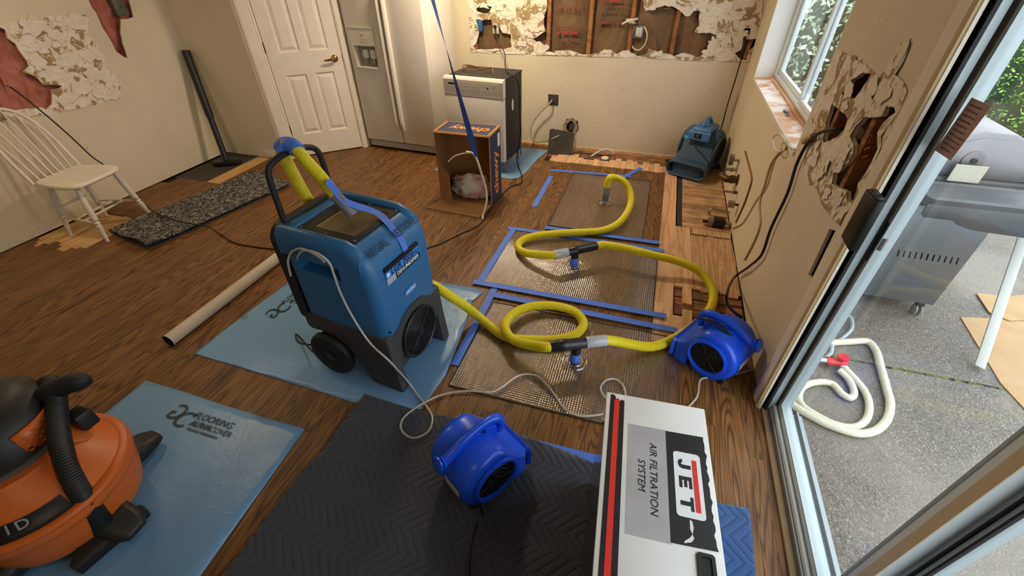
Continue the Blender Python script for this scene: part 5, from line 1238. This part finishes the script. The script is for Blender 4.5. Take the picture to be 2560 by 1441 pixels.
# ---------------------------------------------------------------- folded rug
def rugmat():
    N=NT('rug_pattern'); p=N.pr((1,1,1,1),.95,0,.1); v=N.coord('Object')
    vo=N.n('ShaderNodeTexVoronoi',feature='DISTANCE_TO_EDGE'); vo.inputs['Scale'].default_value=16; N.l(v,vo.inputs['Vector'])
    f=N.noise(v,38,4,.7,1.5); w=N.noise(v,9,3,.5,2.5)
    a=N.ramp(f,[(.42,lin('#2e2e33')),(.52,lin('#525053')),(.60,lin('#a09a8e'))])
    a=N.mix(N.ramp(vo.outputs['Distance'],[(.03,(1,1,1,1)),(.07,(0,0,0,1))]),a,lin('#26272d'))
    a=N.mix(N.ramp(w,[(.48,(0,0,0,1)),(.5,(.7,.7,.7,1)),(.52,(0,0,0,1))]),a,lin('#a29b8d'))
    N.l(a,p.inputs['Base Color']); N.bump(f,.5,.004); return N.mat
RA,RB,RC=Vector((-4.03,1.945,0)),Vector((-3.475,1.805,0)),Vector((-3.215,3.07,0))
rdir=(RC-RB).normalized(); rl=(RC-RB).length
rg=thing('folded_rug','folded dark grey patterned rug lying between the chair and the dehumidifier','rug',(RB.x,RB.y,0),math.atan2(rdir.y,rdir.x))
# local x along the length, +y across to the left
RWd=.565; mb=MB(); rings=[]; NL=26
for i in range(NL+1):
    u=i/NL; x=rl*u; lift=.03*max(0,(u-.86)/.14)*1.0; e=.012*math.exp(-u*14)
    up_=[];dn=[]
    for k in range(13):
        y=RWd*k/12; h=.042+.010*noise.noise((x*4,y*6,3))+lift*math.sin(math.pi*min(1,1.1-k/12))+e*(1-k/12)*2
        if u<.05: h+=.012*math.sin(k/12*math.pi*2)
        up_.append((x+(.02*noise.noise((y*5,1,i//26)) if i in(0,NL) else 0),y,h)); dn.append((x,y,h-.010))
    rings.append(up_+dn[::-1])
mb.loft(rings); mb.build('upper_layer',rugmat(),rg,smooth=50)
mb=MB(); rings=[]
for i in range(NL+1):
    x=rl*i/NL; rings.append([(x,.01,.002),(x,RWd-.03,.002),(x,RWd-.03,.014),(x,.10,.014),(x,.01,.012)])
mb.loft(rings).build('lower_layer',plain('rug_backing','#4b4a4c',.95),rg,smooth=0)
mb=MB(); mb.tube([(rl*i/NL,RWd-.005,.022) for i in range(NL+1)],[.020]*(NL+1),10); mb.build('fold_edge',bpy.data.materials['rug_pattern'],rg,smooth=60)
# ---------------------------------------------------------------- felt roll, wand
FEL=plain('felt_beige','#b9ad98',.95,var=.06,bump=.3,bscale=300,bdist=.001)
m=MB(); m.lathe([(.037,0),(.037,1.06),(.033,1.06),(.033,0),(.037,0)],24,(0,0,.037),(0,1,0)); 
o=m.build('felt_roll',FEL,smooth=40); o.location=(-2.42,1.085,0); tag(o,'rolled up pale felt tube on the floor left of the dehumidifier','roll')
wb=F(566,402,.04); wt=Vector((-4.478,3.585,1.035))
wn=thing('vacuum_wand','black vacuum wand with floor head leaning in the left corner','vacuum wand',(wb.x,wb.y,-.004))
b=Vector((wb.x,wb.y,-.004)); d=wt-wb
m=MB(); m.tube([wb-b,wb+d*.44-b],.029,16); m.build('lower_tube',BLACK,wn); m=MB(); m.tube([wb+d*.42-b,wb+d*.45-b,wb+d*.97-b,wt-b],[.034,.036,.036,.038],16); m.build('upper_tube',BLACK,wn)
hx=math.atan2(.35,1); m=MB(); m.T=Matrix.Rotation(R_(30),4,'Z'); m.box(-.13,.13,-.045,.045,.002,.045); m.build('floor_head',BLACK,wn,bevel=.008)
# ---------------------------------------------------------------- cords on the left and in the middle
cable('extension_cord',[AX(25,217,XL+.03),AX(60,243,XL+.10),AX(120,292,XL+.16),AX(180,345,XL+.20),AX(230,392,XL+.25),F(264,416,.405),F(310,458,.22),F(345,500,.09),F(400,537,.066),F(455,556,.062),F(515,566,.060),F(548,584,.010),F(585,607,.006),F(640,618,.006),F(700,624,.006),F(760,628,.006)],.0055,CORDB,'black extension cord running from the torn left wall over the rug','cord')
def zz3(x,y,z=None,Y=None): return F(1150+x/3.003,y/3.003,z) if z is not None else AY(1150+x/3.003,y/3.003,Y)
cable('extension_cord',[zz3(265,190,Y=YF-.015),zz3(275,270,Y=YF-.05),zz3(335,400,Y=YF-.12),zz3(338,480,Y=YF-.25),zz3(350,535,z=.885),zz3(405,570,z=.885),zz3(440,640,Y=4.14),zz3(447,800,Y=4.14),zz3(455,1000,Y=4.16),zz3(440,1100,Y=4.16),zz3(426,1190,z=.06),zz3(440,1250,z=.012),zz3(466,1330,z=.012),zz3(450,1378,z=.012),F(1275,468,.007),F(1238,505,.007),F(1200,560,.007),F(1150,585,.007),F(1100,610,.007),F(1075,618,.007),F(1030,640,.007)],.0055,CORDB,'black extension cord from the far wall outlet down past the dishwasher','cord')
cable('power_cord',[AY(1862,98,YF-.02),AY(1855,140,YF-.05),AY(1838,200,YF-.04),AY(1818,265,YF-.03),AY(1804,318,YF-.05),AY(1795,340,YF-.10)],.0055,CORDB,'black cord hanging down the far right corner','cord',owner=am)
cable('power_cord',[AX(2112,322,XR+.01),AX(2085,324,XR-.03),AX(2050,332,XR-.03),AX(2020,357,XR-.02),AX(1992,410,XR-.018),AX(1968,485,XR-.018),AX(1928,570,XR-.02),AX(1905,635,XR-.02),AX(1875,665,XR-.025),AX(1838,692,XR-.04),F(1820,725,.36),F(1818,758,.30),F(1838,783,.27),F(1856,794,.255)],.0075,CORDB,'thick black cord running down the right wall','cord',owner=f2)
cable('power_cord',[L2(-.20,.50,.10),L2(-.22,.56,.05),F(742,836,.006),F(745,855,.006),F(770,862,.006),F(790,860,.006)],.005,CORDB,'short black cord loop','cord',owner=dh)
# ---------------------------------------------------------------- clear drain tube
N=NT('clear_tube_vinyl'); tr_n=N.n('ShaderNodeBsdfTransparent'); N.pr((.62,.58,.54,1),.2,0,.6); mx_n=N.n('ShaderNodeMixShader'); mx_n.inputs[0].default_value=.62; N.l(tr_n.outputs[0],mx_n.inputs[1]); N.l(N.p.outputs[0],mx_n.inputs[2]); N.l(mx_n.outputs[0],N.out.inputs[0]); CLT=N.mat
def onS(px,py,xl): return AP(px,py,MD@Vector((xl,0,0)),MD.to_3x3()@Vector((1,0,0)))
coil=[onS(727,690,-.235),onS(720,655,-.235),onS(728,632,-.235),onS(752,622,-.24),onS(785,635,-.245),onS(812,655,-.245),onS(790,650,-.19),onS(752,640,-.19),onS(742,648,-.22),onS(756,628,-.25),onS(790,632,-.252),onS(822,656,-.248)]
main=[onS(836,690,-.245),onS(850,730,-.245),onS(880,790,-.25),onS(925,858,-.26),onS(975,905,-.27),F(1020,955,.05),F(1045,990,.014),F(1066,1016,.014),F(1081,1046,.022),F(1070,1080,.026),F(1035,1096,.026),F(1008,1082,.026),F(1002,1060,.026),F(1018,1036,.024),F(1060,1008,.020),F(1110,986,.012),F(1170,978,.012),F(1225,981,.016),F(1255,968,.020),F(1290,943,.020),F(1318,936,.020),F(1350,945,.020),F(1385,985,.020),F(1408,1018,.020),F(1440,1038,.016),F(1480,1040,.012),F(1530,1030,.010),F(1560,1012,.012),F(1562,975,.020),F(1545,951,.020),F(1520,949,.020),F(1503,965,.020),F(1506,985,.022),F(1530,1005,.022),F(1600,1040,.010),F(1690,1040,.008),F(1735,1003,.010),F(1745,985,.010),F(1749,955,.012),F(1760,946,.014),F(1800,942,.014),F(1840,936,.014),F(1880,925,.014)]
cable('drain_tube',coil+main,.0052,CLT,'clear plastic drain tube coiled on the dehumidifier and trailing over the floor','tube',6)
# ---------------------------------------------------------------- wall boxes, outlets, wires
def onfar(x,y,d=0): return AY(1150+x/3.003,y/3.003,YF-d)
def outlet(name,P,label,boxm,plate=True,w=.055,h=.10,face=True):
    t=thing(name,label,'outlet',(P.x,YF+.001,P.z),0,'electrical boxes in the far wall')
    m=MB(); m.box(-w/2-.004,w/2+.004,-.002,.055,-h/2-.004,h/2+.004); m.build('wall_box',boxm,t,bevel=.003)
    if face:
        f=MB().box(-.017,.017,-.012,.0,-.035,.035).build('receptacle',plain('outlet_white','#d9d2c2',.4),t,bevel=.004)
        for z in (-.018,.018):
            for x in (-.006,.006): MB().box(x-.0012,x+.0012,-.0126,-.0118,z-.005,z+.005).build('slot',BLACK,f,smooth=0)
    return t
EB=plain('electrical_blue','#2c5a86',.5)
outlet('electrical_box',onfar(145,190),'blue electrical box in the torn hole at the left of the far wall',EB,face=False)
t=outlet('power_outlet',onfar(268,208),'white outlet with a black plug at the left of the far wall',plain('outlet_white','#d9d2c2',.4))
MB().lathe([(.014,.012),(.016,.02),(.012,.045),(.006,.06)],12,(0,0,.018),(0,-1,-.2)).build('plug',BLACK,t)
t=outlet('power_outlet',onfar(1335,240),'hanging outlet with open metal box in the middle of the insulation',STEEL,w=.09)
MB().box(.012,.042,-.02,.0,-.04,.04).build('switch_body',plain('switch_pale','#b6bcc2',.4),t,bevel=.004)
t=outlet('power_outlet',onfar(2143,262),'black-boxed outlet at the right end of the far wall',BLACK)
MB().lathe([(.013,.012),(.015,.02),(.011,.04)],12,(0,0,-.018),(0,-1,-.3)).build('plug',BLACK,t)
cable('loose_wire',[onfar(1385,200,.02),onfar(1405,260,.05),onfar(1390,330,.04),onfar(1345,375,.03),onfar(1305,365,.02),onfar(1295,345,.01)],.006,WIREW,'white cable looping below the hanging outlet on the far wall','wire')
cable('loose_wire',[onfar(1220,180,.01),onfar(1260,160,.03),onfar(1300,150,.03),onfar(1335,140,.01)],.009,GYP,'strip of torn white paper sticking out over the brown insulation','paper')
# square box plate with grey conduit
P=onfar(700,750); t=thing('junction_plate','dark square junction box plate low on the far wall','junction box',(P.x,YF,P.z))
MB().box(-.052,.052,-.006,.03,-.055,.055).build('plate',plain('plate_grey','#4c4843',.5,.4,var=.2),t,bevel=.002); MB().lathe([(.014,.006),(.014,.03),(.009,.035)],12,(-.01,0,-.005),(-.3,-1,-.4)).build('connector',STEEL,t)
CND=plain('grey_conduit','#9c968c',.5)
cable('flexible_conduit',[onfar(690,755,.03),onfar(660,790,.06),onfar(590,860,.06),onfar(540,940,.06),onfar(535,1020,.07),onfar(570,1065,.09),onfar(640,1060,.14),onfar(700,1040,.20),onfar(770,1005,.16),onfar(815,1000,.09),onfar(840,1025,.05),onfar(850,1000,.03)],.0085,CND,'grey flexible conduit looping between the two boxes low on the far wall','conduit',rib=.007)
P=onfar(835,950); t=thing('junction_box','crumpled metal junction box in the round hole low on the far wall','junction box',(P.x,YF,P.z))
MB().box(-.03,.04,.01,.06,-.05,.03).build('metal_box',STEEL,t,bevel=.003)
rn=random.Random(12)
for k in range(16):
    a=2*math.pi*k/16; c=Vector((.062*math.cos(a)-.004,-.006,.075*math.sin(a)+.0)); flap(c,.022,.020,(math.cos(a+1.6),0,math.sin(a+1.6)),k,t,plain('foil_tan','#a39076',.6,.2,var=.3),(0,-1,.0))
DKB=plain('dark_board','#3c3832',.75,var=.3)
t=thing('leaning_board','dark metal panel standing on the floor against the far wall','panel',(-1.045,4.60,-.018),0)
m=MB(); m.prism([(0,0),(.265,0),(.265,.235),(.25,.245),(.02,.265),(0,.25)],0,.012,lambda a,b,d:(a,d+b*.25,b)); m.build('panel_sheet',DKB,t,smooth=0)
m=MB(); m.prism([(0,0),(.055,0),(.115,.235),(.06,.245)],.262,.272,lambda a,b,d:(d,a+.01,b)); m.build('panel_return',STEEL,t,smooth=0)
# floor register hole
t=thing('floor_register','open rectangular duct hole in the floor by the far wall','floor vent',(-.70,4.565,-.018))
m=MB(); sheet(m,[(0,0),(.33,0),(.33,.165),(0,.165)],[[(.015,.015),(.26,.015),(.26,.15),(.015,.15)]],lambda a,b,d:(a,b,.014+d),.012); m.build('duct_rim',plain('duct_dark','#3f444a',.5,.5,var=.2),t,smooth=0,fixn=False)
MB().box(.012,.262,.012,.152,.0,.004).build('duct_well',plain('well_black','#060606',.6),t,smooth=0)
m=MB(); m.prism([(.285+.04*math.cos(2*math.pi*i/16),.07+.05*math.sin(2*math.pi*i/16)) for i in range(16)],.012,.020); m.build('foam_patch',GYP,t,smooth=30)
cable('flexible_hose',[F(1478,391,.0),F(1490,383,.03),F(1505,376,.05),F(1520,374,.055),F(1531,379,.04),F(1533,386,.01)],.010,plain('pale_hose','#c9c5bd',.4),'pale hose arching out of the duct hole by the far wall','hose')
# left wall: grey electrical box and cable end
P=AX(300,18,XL); t=thing('electrical_box','grey electrical box in the upper torn hole of the left wall','electrical box',(XL-.02,P.y,P.z))
MB().box(-.04,.025,-.05,.05,-.06,.06).build('wall_box',plain('box_grey','#55564f',.5,var=.1),t,bevel=.004); MB().lathe([(.006,.025),(.006,.027)],10,(0,0,.0),(1,0,0)).build('screw_hole',BLACK,t)
t=cable('loose_wire',[AX(0,195,XL-.02),AX(8,212,XL+.02),AX(22,216,XL+.03),AX(30,220,XL+.03)],.006,COPPER,'bare copper wires poking from the insulation on the left wall','wire')
# right wall plumbing stubs
def onR(x,y,d=0): return AX(1640+x/2.881,360+y/2.881,XR-d)
def stub(name,P,label,parts):
    t=thing(name,label,'pipe fitting',(XR,P.y,P.z),0,'plumbing stubs on the right wall')
    for nm,mb,mt in parts: mb.build(nm,mt,t,smooth=45)
    return t
PIP=plain('pipe_bronze','#5b4630',.45,.7,var=.35); CHR=plain('pipe_chrome','#a29c90',.3,.9,var=.2)
stub('shutoff_valve',onR(600,120),'small pale valve box highest on the right wall plumbing',[('valve_stem',MB().lathe([(.010,0),(.010,.05)],12,(0,0,0),(-1,0,0)),CHR),('valve_box',MB().box(-.075,-.045,-.03,.03,-.035,.04),CHR)])
stub('shutoff_valve',onR(585,190),'chrome water valve with oval handle on the right wall',[('valve_stem',MB().lathe([(.012,0),(.012,.03),(.018,.032),(.018,.05),(.010,.052),(.010,.09)],14,(0,0,0),(-1,0,0)),CHR),('valve_handle',MB().lathe([(.006,-.006),(.022,-.004),(.022,.004),(.006,.006)],14,(-.092,0,0),(-1,0,0)),CHR)])
stub('drain_pipe',onR(590,260),'thick bronze drain elbow sticking out of the right wall',[('wall_flange',MB().lathe([(.045,0),(.045,.006),(.03,.014)],20,(0,0,0),(-1,0,0)),PIP),('elbow',MB().tube(cr([(0,0,0),(-.05,0,.0),(-.085,.01,-.005),(-.11,.05,-.005),(-.115,.085,0)],6),.028,14),PIP),('union_nut',MB().lathe([(.034,0),(.036,.006),(.036,.024),(.034,.03)],8,(-.03,0,0),(-1,0,0)),PIP)])
stub('copper_stub',onR(590,352),'thin capped pipe stub low on the right wall',[('pipe',MB().tube([(0,0,0),(-.11,.0,.0)],.009,10),CHR),('cap',MB().lathe([(.014,0),(.014,.02)],10,(-.01,0,0),(-1,0,0)),PIP)])
stub('shutoff_valve',onR(595,440),'small square-bodied valve lowest on the right wall',[('pipe',MB().tube([(0,0,0),(-.05,0,0)],.010,10),PIP),('valve_body',MB().box(-.075,-.03,-.022,.022,-.022,.022),CHR)])
cable('trim_strip',[onR(642,55,.006),onR(665,140,.006),onR(688,240,.006),onR(680,300,.006),onR(640,420,.006),(onR(600,510,.006)),onR(575,565,.006)],.007,WST,'thin bent wooden strip on the right wall beside the pipes','trim strip')
P=F(1640+480/2.881,360+572/2.881,.03)
t=thing('gas_cock','black-handled metal box fitting on the bare floor by the right wall','pipe fitting',(.62,P.y,-.006))
MB().box(0,.085,-.035,.035,.005,.075).build('black_block',BLACK,t,bevel=.005); MB().box(-.045,.0,-.03,.03,.01,.065).build('metal_head',CHR,t,bevel=.008); MB().lathe([(.015,0),(.015,.035)],12,(-.045,0,.035),(-1,0,0)).build('nozzle',PIP,t); MB().lathe([(.012,0),(.012,.05)],10,(.085,0,.04),(1,0,0)).build('pipe',CHR,t)
cable('pipe_hook',[F(1640+375/2.881,360+495/2.881,.0),F(1640+385/2.881,360+490/2.881,.03),F(1640+400/2.881,360+468/2.881,.055),F(1640+450/2.881,360+475/2.881,.06),F(1640+530/2.881,360+495/2.881,.06)],.009,CHR,'bent metal pipe hook rising from the bare floorboards','pipe')
def on7(x,y,d=.006): return AX(1820+x/3.603,300+y/3.603,XR-d)
cable('loose_wire',[on7(600,268),on7(550,240,.02),on7(515,200,.04),on7(490,150,.05),on7(460,128,.05),on7(420,145,.05),on7(405,190,.05),on7(415,250,.05),on7(445,285,.04),on7(490,280,.03),on7(515,245,.01)],.005,WIREW,'white cable curled in a loop below the window sill','wire')
cable('loose_wire',[on7(520,245),on7(470,290),on7(410,360),on7(365,460),on7(330,590),on7(295,690),on7(283,800),on7(292,900),on7(275,1000),on7(220,1130),on7(150,1260)],.0065,plain('tan_wire','#b39a72',.5),'tan cable running down the right wall from the window sill','wire')
cable('loose_wire',[on7(530,250),on7(440,320),on7(385,480),on7(345,610),on7(260,720),(on7(190,840)),on7(130,930),on7(60,970),F(1828,572,.05),F(1826,600,.01),F(1835,640,.004),F(1840,668,.004)],.004,plain('tan_wire','#b39a72',.5),'thin tan cable drooping from the sill to the floor fittings','wire')
P=on7(720,165,.004); t=cable('cable_tape',[on7(690,190,.016),on7(705,175,.022),on7(740,150,.022),on7(770,150,.016)],.018,plain('masking_tape','#c9b594',.6),'patch of pale tape holding the thick black cord to the torn wall','tape')
# black pipe and clutter inside the right hole
o=cable('wall_pipe',[AX(2075,250,XR+.03),AX(2098,300,XR+.04),AX(2070,345,XR+.04)],.022,BLACK,'black pipe visible inside the torn hole of the right wall','pipe')
# black taped cover on the casing
t=thing('taped_latch','glossy black taped cover stuck on the sliding door casing','cover',(XR-.012,1.612,.965));
m=MB(); m.box(-.030,.0,-.100,.0,0,.185); m.build('cover_body',plain('glossy_black_tape','#08080a',.4,spec=.3,bump=.4,bscale=14,bdist=.004),t,bevel=.006); MB().box(-.026,-.004,-.085,-.015,.18,.192).build('tape_end',BLACK,t,bevel=.002)
# note paper on the door stile
NP=plain('note_paper','#a98a86',.8,var=.04); NQ=[AX(*q,XG-.0225) for q in ((2338,376),(2377,402),(2480,265),(2430,244))]; n0=NQ[0]
t=thing('paper_note','mauve handwritten paper note taped to the sliding door stile','note',(XG-.0225,n0.y,n0.z))
m=MB(); sheet(m,[(q.y-n0.y,q.z-n0.z) for q in NQ],[],lambda a,b,d:(-d-.0006,a,b),.0006,.02); m.build('paper',NP,t,smooth=60,fixn=False)
NI=plain('note_ink','#4d3a3d',.7); rn=random.Random(4)
wr=MB(); A_,B_,C_,D_=[Vector((0,q.y-n0.y,q.z-n0.z)) for q in NQ]
for k in range(10):
    v=.90-k*.088; l=A_.lerp(D_,v); r_=B_.lerp(C_,v); L_=rn.uniform(.6,.85); pts=[]
    for i in range(40):
        u=.10+L_*i/39; pts.append(l.lerp(r_,u)+Vector((-.0014,0,.0020*math.sin(i*1.9+k)*(1 if i%6 else .2))))
    wr.tube(pts,.0005,4)
wr_=wr.build('handwriting',NI,t); wr_['kind']='stuff'
# keys / clips on the window sill
t=thing('metal_clip','small metal clips lying on the bare window sill','clip',AX(1955,258,XR+.07).xyz if False else (XR+.075,3.33,WZ0))
m=MB(); m.tube(cr([(0,0,.006),(.01,-.04,.006),(.0,-.08,.010),(-.012,-.05,.006)],5,True),.004,6,closed=True); m.build('clip_ring',STEEL,t); MB().box(-.012,.012,.0,.05,0,.014).build('clip_body',plain('mark_dark','#4a4a4a',.4),t,bevel=.003)
# ---------------------------------------------------------------- outside objects
GR=plain('grill_grey','#6f7376',.4,.6,var=.05); GRD=plain('grill_dark','#4d4f52',.45,.3,var=.08); GRH=plain('grill_hood','#77777b',.4,.5)
gl=thing('gas_grill','grey wheeled gas grill with side shelf standing on the patio outside','grill',(1.36,2.80,ZP))
m=MB().box(0,.56,0,.04,.09,.74); bpn=m.build('side_panel',GR,gl,bevel=.004)
boolcut(bpn,(lambda mb:[mb.prism([(.215+k*.030,.40),(.223+k*.030,.40),(.213+k*.030,.445),(.205+k*.030,.445)],-.02,.06,lambda a,b,d:(a,d,b)) for k in range(11)] and mb)(MB()))
MB().box(.01,.55,.045,.05,.1,.73).build('panel_back',plain('well_black','#060606',.6),gl,smooth=0)
MB().box(0,.56,.06,.75,.09,.72).build('cabinet',GRD,gl,bevel=.004)
MB().loft([[(x,y,z) for x,y in rrect(.06,.72,-.26,-.015,.03,4)] for z in (.845,.885)]+[[(x,y,.895) for x,y in rrect(.075,.705,-.245,-.03,.02,4)],[(x,y,.885) for x,y in rrect(.09,.69,-.23,-.045,.02,4)]]).build('side_shelf',GRD,gl,smooth=40)
m=MB(); m.prism([(.06,.86),(.06,.80),(.075,.785),(.20,.785),(.23,.765),(.30,.745),(.56,.735),(.60,.715),(.72,.71),(.72,.86)],-.262,-.25,lambda a,b,d:(a,d,b)); m.build('shelf_apron',GRD,gl,bevel=.003)
MB().box(-.02,.60,.03,.78,.74,.90).build('fire_box',GRD,gl,bevel=.01)
hp=[(.10,.90),(.62,.90),(.62,.98),(.50,1.10),(.42,1.14),(.28,1.145),(.16,1.10),(.10,1.0)]
m=MB(); m.prism(hp,.05,.75,lambda a,b,d:(a,d,b)); ho=m.build('hood',GRH,gl,bevel=.012)
m=MB(); m.prism([(a*.8+.07,b*.8+.2) for a,b in hp],.044,.052,lambda a,b,d:(a,d,b)); m.build('hood_inset',GRH,ho,bevel=.003)
MB().lathe([(.05,0),(.05,.006),(.04,.007)],24,(.30,.044,1.0),(0,-1,0)).build('thermometer_ring',GRH,ho); MB().lathe([(.013,0),(.013,.02)],12,(.30,.044,1.0),(0,-1,0)).build('hood_knob',BLACK,ho)
MB().box(.22,.36,.0,.006,.895,.985).build('paper_tag',plain('tag_cream','#b4b2a2',.7),ho,smooth=0)
for x,y in ((.50,.02),(.06,.02),(.50,.70),(.06,.70)):
    MB().box(x-.02,x+.02,y-.02,y+.02,.065,.09).build('caster_fork',BLACK,gl,bevel=.003)
    for s in (-1,1): MB().lathe([(.028,-.006),(.034,-.004),(.034,.004),(.028,.006)],18,(x+s*.014,y-.01,.034),(1,0,0)).build('caster_wheel',plain('caster_grey','#7c7f82',.4),gl)
# white leaning plank
a=F(2442,925,ZP)+Vector((0,0,.0)); b2=AY(2600,470,2.95); d=b2-a
WPK=plain('white_plank','#c9cdc9',.5,var=.04)
o=bpy.data.objects.new('leaning_post',None); COL.objects.link(o); o.location=a; tag(o,'long white wooden post leaning up from the patio to the right','post')
m=MB(); s_=Vector((.75,-.5,0)).normalized(); n_=d.normalized().cross(s_); ring=lambda p:[p+s_*.022*i+n_*.022*j for i,j in ((-1,-1),(1,-1),(1,1),(-1,1))]
base_=ring(Vector((0,0,.022))); m.loft([base_,ring(d*1.15)]); m.build('post_shaft',WPK,o,bevel=.003)
# cardboard sheets on the patio
CB=plain('cardboard_sheet','#a38560',.85,var=.08)
def card(pts,label,z):
    m=MB(); n=len(pts); P=[F(x,y,ZP) for x,y in pts]; m.prism([(p.x,p.y) for p in P],ZP+z,ZP+z+.006); o=m.build('cardboard_sheet',CB,smooth=0); tag(o,label,'cardboard','cardboard sheets on the patio'); return o
card([(2400,795),(2510,800),(2700,800),(2700,1150),(2560,1025),(2500,960)],'flat tan cardboard sheet lying on the patio right of the white post',.001)
card([(2438,737),(2510,745),(2640,735),(2700,800),(2520,806),(2470,785)],'flat tan cardboard sheet lying on the patio near the grill wheel',.0085)
# white hose on the patio
HW_=plain('hose_cream','#cfcab4',.5,var=.06)
def hp_(l,z=-.098): return [F(1860+x/1.636,560+y/1.636,z+dz) for x,y,dz in [(q if len(q)==3 else q+(0,)) for q in l]]
hz=thing('garden_hose','cream garden hose coiled on the patio just outside the sliding door','hose',(1.2,1.9,ZP)); b=Vector((1.2,1.9,ZP))
mb=MB(); ribbed(mb,[p-b for p in cr(hp_([(330,490),(370,486),(440,482),(505,482),(540,520),(560,590),(585,680),(598,740),(585,800),(540,845),(470,858),(380,835),(290,795),(195,735),(215,700)]),8)],.020,.012,.0015,12); mb.build('hose_wall',HW_,hz,smooth=60)
mb=MB(); ribbed(mb,[p-b for p in cr(hp_([(400,578,.01),(440,620),(490,680),(512,740),(500,800),(450,832),(370,820),(290,780),(235,740),(225,700),(245,665),(300,648),(360,655),(400,695),(435,712),(450,690),(430,640),(390,598,.01)]),8)],.018,.012,.0015,12); mb.build('hose_wall',HW_,hz,smooth=60)
RV=plain('valve_red','#c8232c',.4)
P=hp_([(385,580)])[0]-b
MB().tube([P+Vector((-.07,.0,.02)),P+Vector((.03,.01,.02))],.024,12).build('shutoff_body',RV,hz); MB().lathe([(.012,0),(.012,.03),(.03,.032),(.03,.042)],12,P+Vector((0,0,.03)),(0,0,1)).build('shutoff_lever',RV,hz); MB().tube([P+Vector((-.12,-.005,.02)),P+Vector((-.07,.0,.02))],.020,12).build('coupling',STEEL,hz)
cable('thin_tube',hp_([(320,555),(355,530),(365,490),(400,470),(440,430),(440,390),(425,375)]),.010,plain('tube_grey','#a7b3bb',.4),'thin pale grey tube on the patio beside the garden hose','tube')
# hedges
def leafmat(name,a,b,c):
    N=NT(name); p=N.pr((1,1,1,1),.55,0,.3); g=N.n('ShaderNodeNewGeometry'); N.l(N.ramp(g.outputs['Random Per Island'],[(0,lin(a)),(.6,lin(b)),(1,lin(c))]),p.inputs['Base Color']); p.inputs['Subsurface Weight'].default_value=0; return N.mat
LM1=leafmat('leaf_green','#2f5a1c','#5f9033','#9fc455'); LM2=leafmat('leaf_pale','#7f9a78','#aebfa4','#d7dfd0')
def shrub(name,c,r,n,mat,label,seed,ls=.05):
    t=thing(name,label,'hedge',(c[0],c[1],ZP-.02),0,'shrubs outside'); rn=random.Random(seed); vs=[];fs=[]
    for k in range(n):
        u,v=rn.random()*2*math.pi,math.acos(rn.uniform(-.6,1)); q=rn.uniform(.72,1.05)
        p=Vector((r[0]*q*math.cos(u)*math.sin(v),r[1]*q*math.sin(u)*math.sin(v),c[2]+r[2]*q*math.cos(v)))*1.0
        if p.z<.02: p.z=rn.uniform(.02,.5)
        a=Vector((rn.gauss(0,1),rn.gauss(0,1),rn.gauss(0,1))).normalized(); b_=a.orthogonal().normalized(); L=ls*rn.uniform(.6,1.3); i=len(vs)
        vs+=[p-a*L*.5,p+b_*L*.28,p+a*L*.5,p-b_*L*.28]; fs.append((i,i+1,i+2,i+3))
    m=MB(); m.add(vs,fs); o=m.build('foliage',mat,t,smooth=0,fixn=False); o['kind']='stuff'
    m=MB()
    for k in range(5):
        a=2*math.pi*k/5; m.tube([(0.05*math.cos(a),.05*math.sin(a),0),(r[0]*.5*math.cos(a),r[1]*.5*math.sin(a),c[2])],[.03,.012],6)
    m.build('stem',plain('bark','#4b3a28',.9),t)
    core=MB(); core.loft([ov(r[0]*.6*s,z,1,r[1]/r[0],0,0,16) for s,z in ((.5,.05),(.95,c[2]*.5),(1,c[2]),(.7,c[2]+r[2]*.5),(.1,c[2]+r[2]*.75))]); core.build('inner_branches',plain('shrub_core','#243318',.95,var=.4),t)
    return t
shrub('hedge_shrub',(2.95,5.3,.75),(.85,.7,1.3),14000,LM1,'bright green leafy hedge behind the grill outside',3,.03)
shrub('hedge_shrub',(5.0,6.1,.8),(1.1,.8,1.5),9000,LM1,'bright green leafy hedge further right behind the grill',5,.035)
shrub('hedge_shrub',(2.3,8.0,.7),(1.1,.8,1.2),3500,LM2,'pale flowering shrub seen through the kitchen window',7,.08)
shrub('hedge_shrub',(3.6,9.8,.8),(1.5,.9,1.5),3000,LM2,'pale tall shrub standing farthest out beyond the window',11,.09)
# ---------------------------------------------------------------- ceiling lamps (light)
for i,(x,y,w) in enumerate(LAMPS):
    t=thing('ceiling_light',['white flush ceiling lamp above the refrigerator end of the room','white flush ceiling lamp above the white chair end of the room','white flush ceiling lamp above the open floor by the sliding door'][i],'lamp',(x,y,2.44),0,'ceiling lamps')
    MB().lathe([(.17,0),(.17,-.02),(.15,-.03)],28).build('lamp_base',TRIMW,t)
    N=NT('lamp_diffuser') if 'lamp_diffuser' not in bpy.data.materials else None
    if N:
        e=N.n('ShaderNodeEmission'); e.inputs[0].default_value=WARM+(1,); e.inputs[1].default_value=3.0; N.l(e.outputs[0],N.out.inputs[0])
    MB().lathe([(.15,-.03),(.14,-.06),(.10,-.08),(.0,-.09)],28).build('diffuser',bpy.data.materials['lamp_diffuser'],t)
    L=bpy.data.lights.new('lamp_light','AREA'); L.shape='DISK'; L.size=.30; L.energy=w; L.color=WARM
    lo=bpy.data.objects.new('lamp_light',L); COL.objects.link(lo); lo.location=(x,y,2.34)
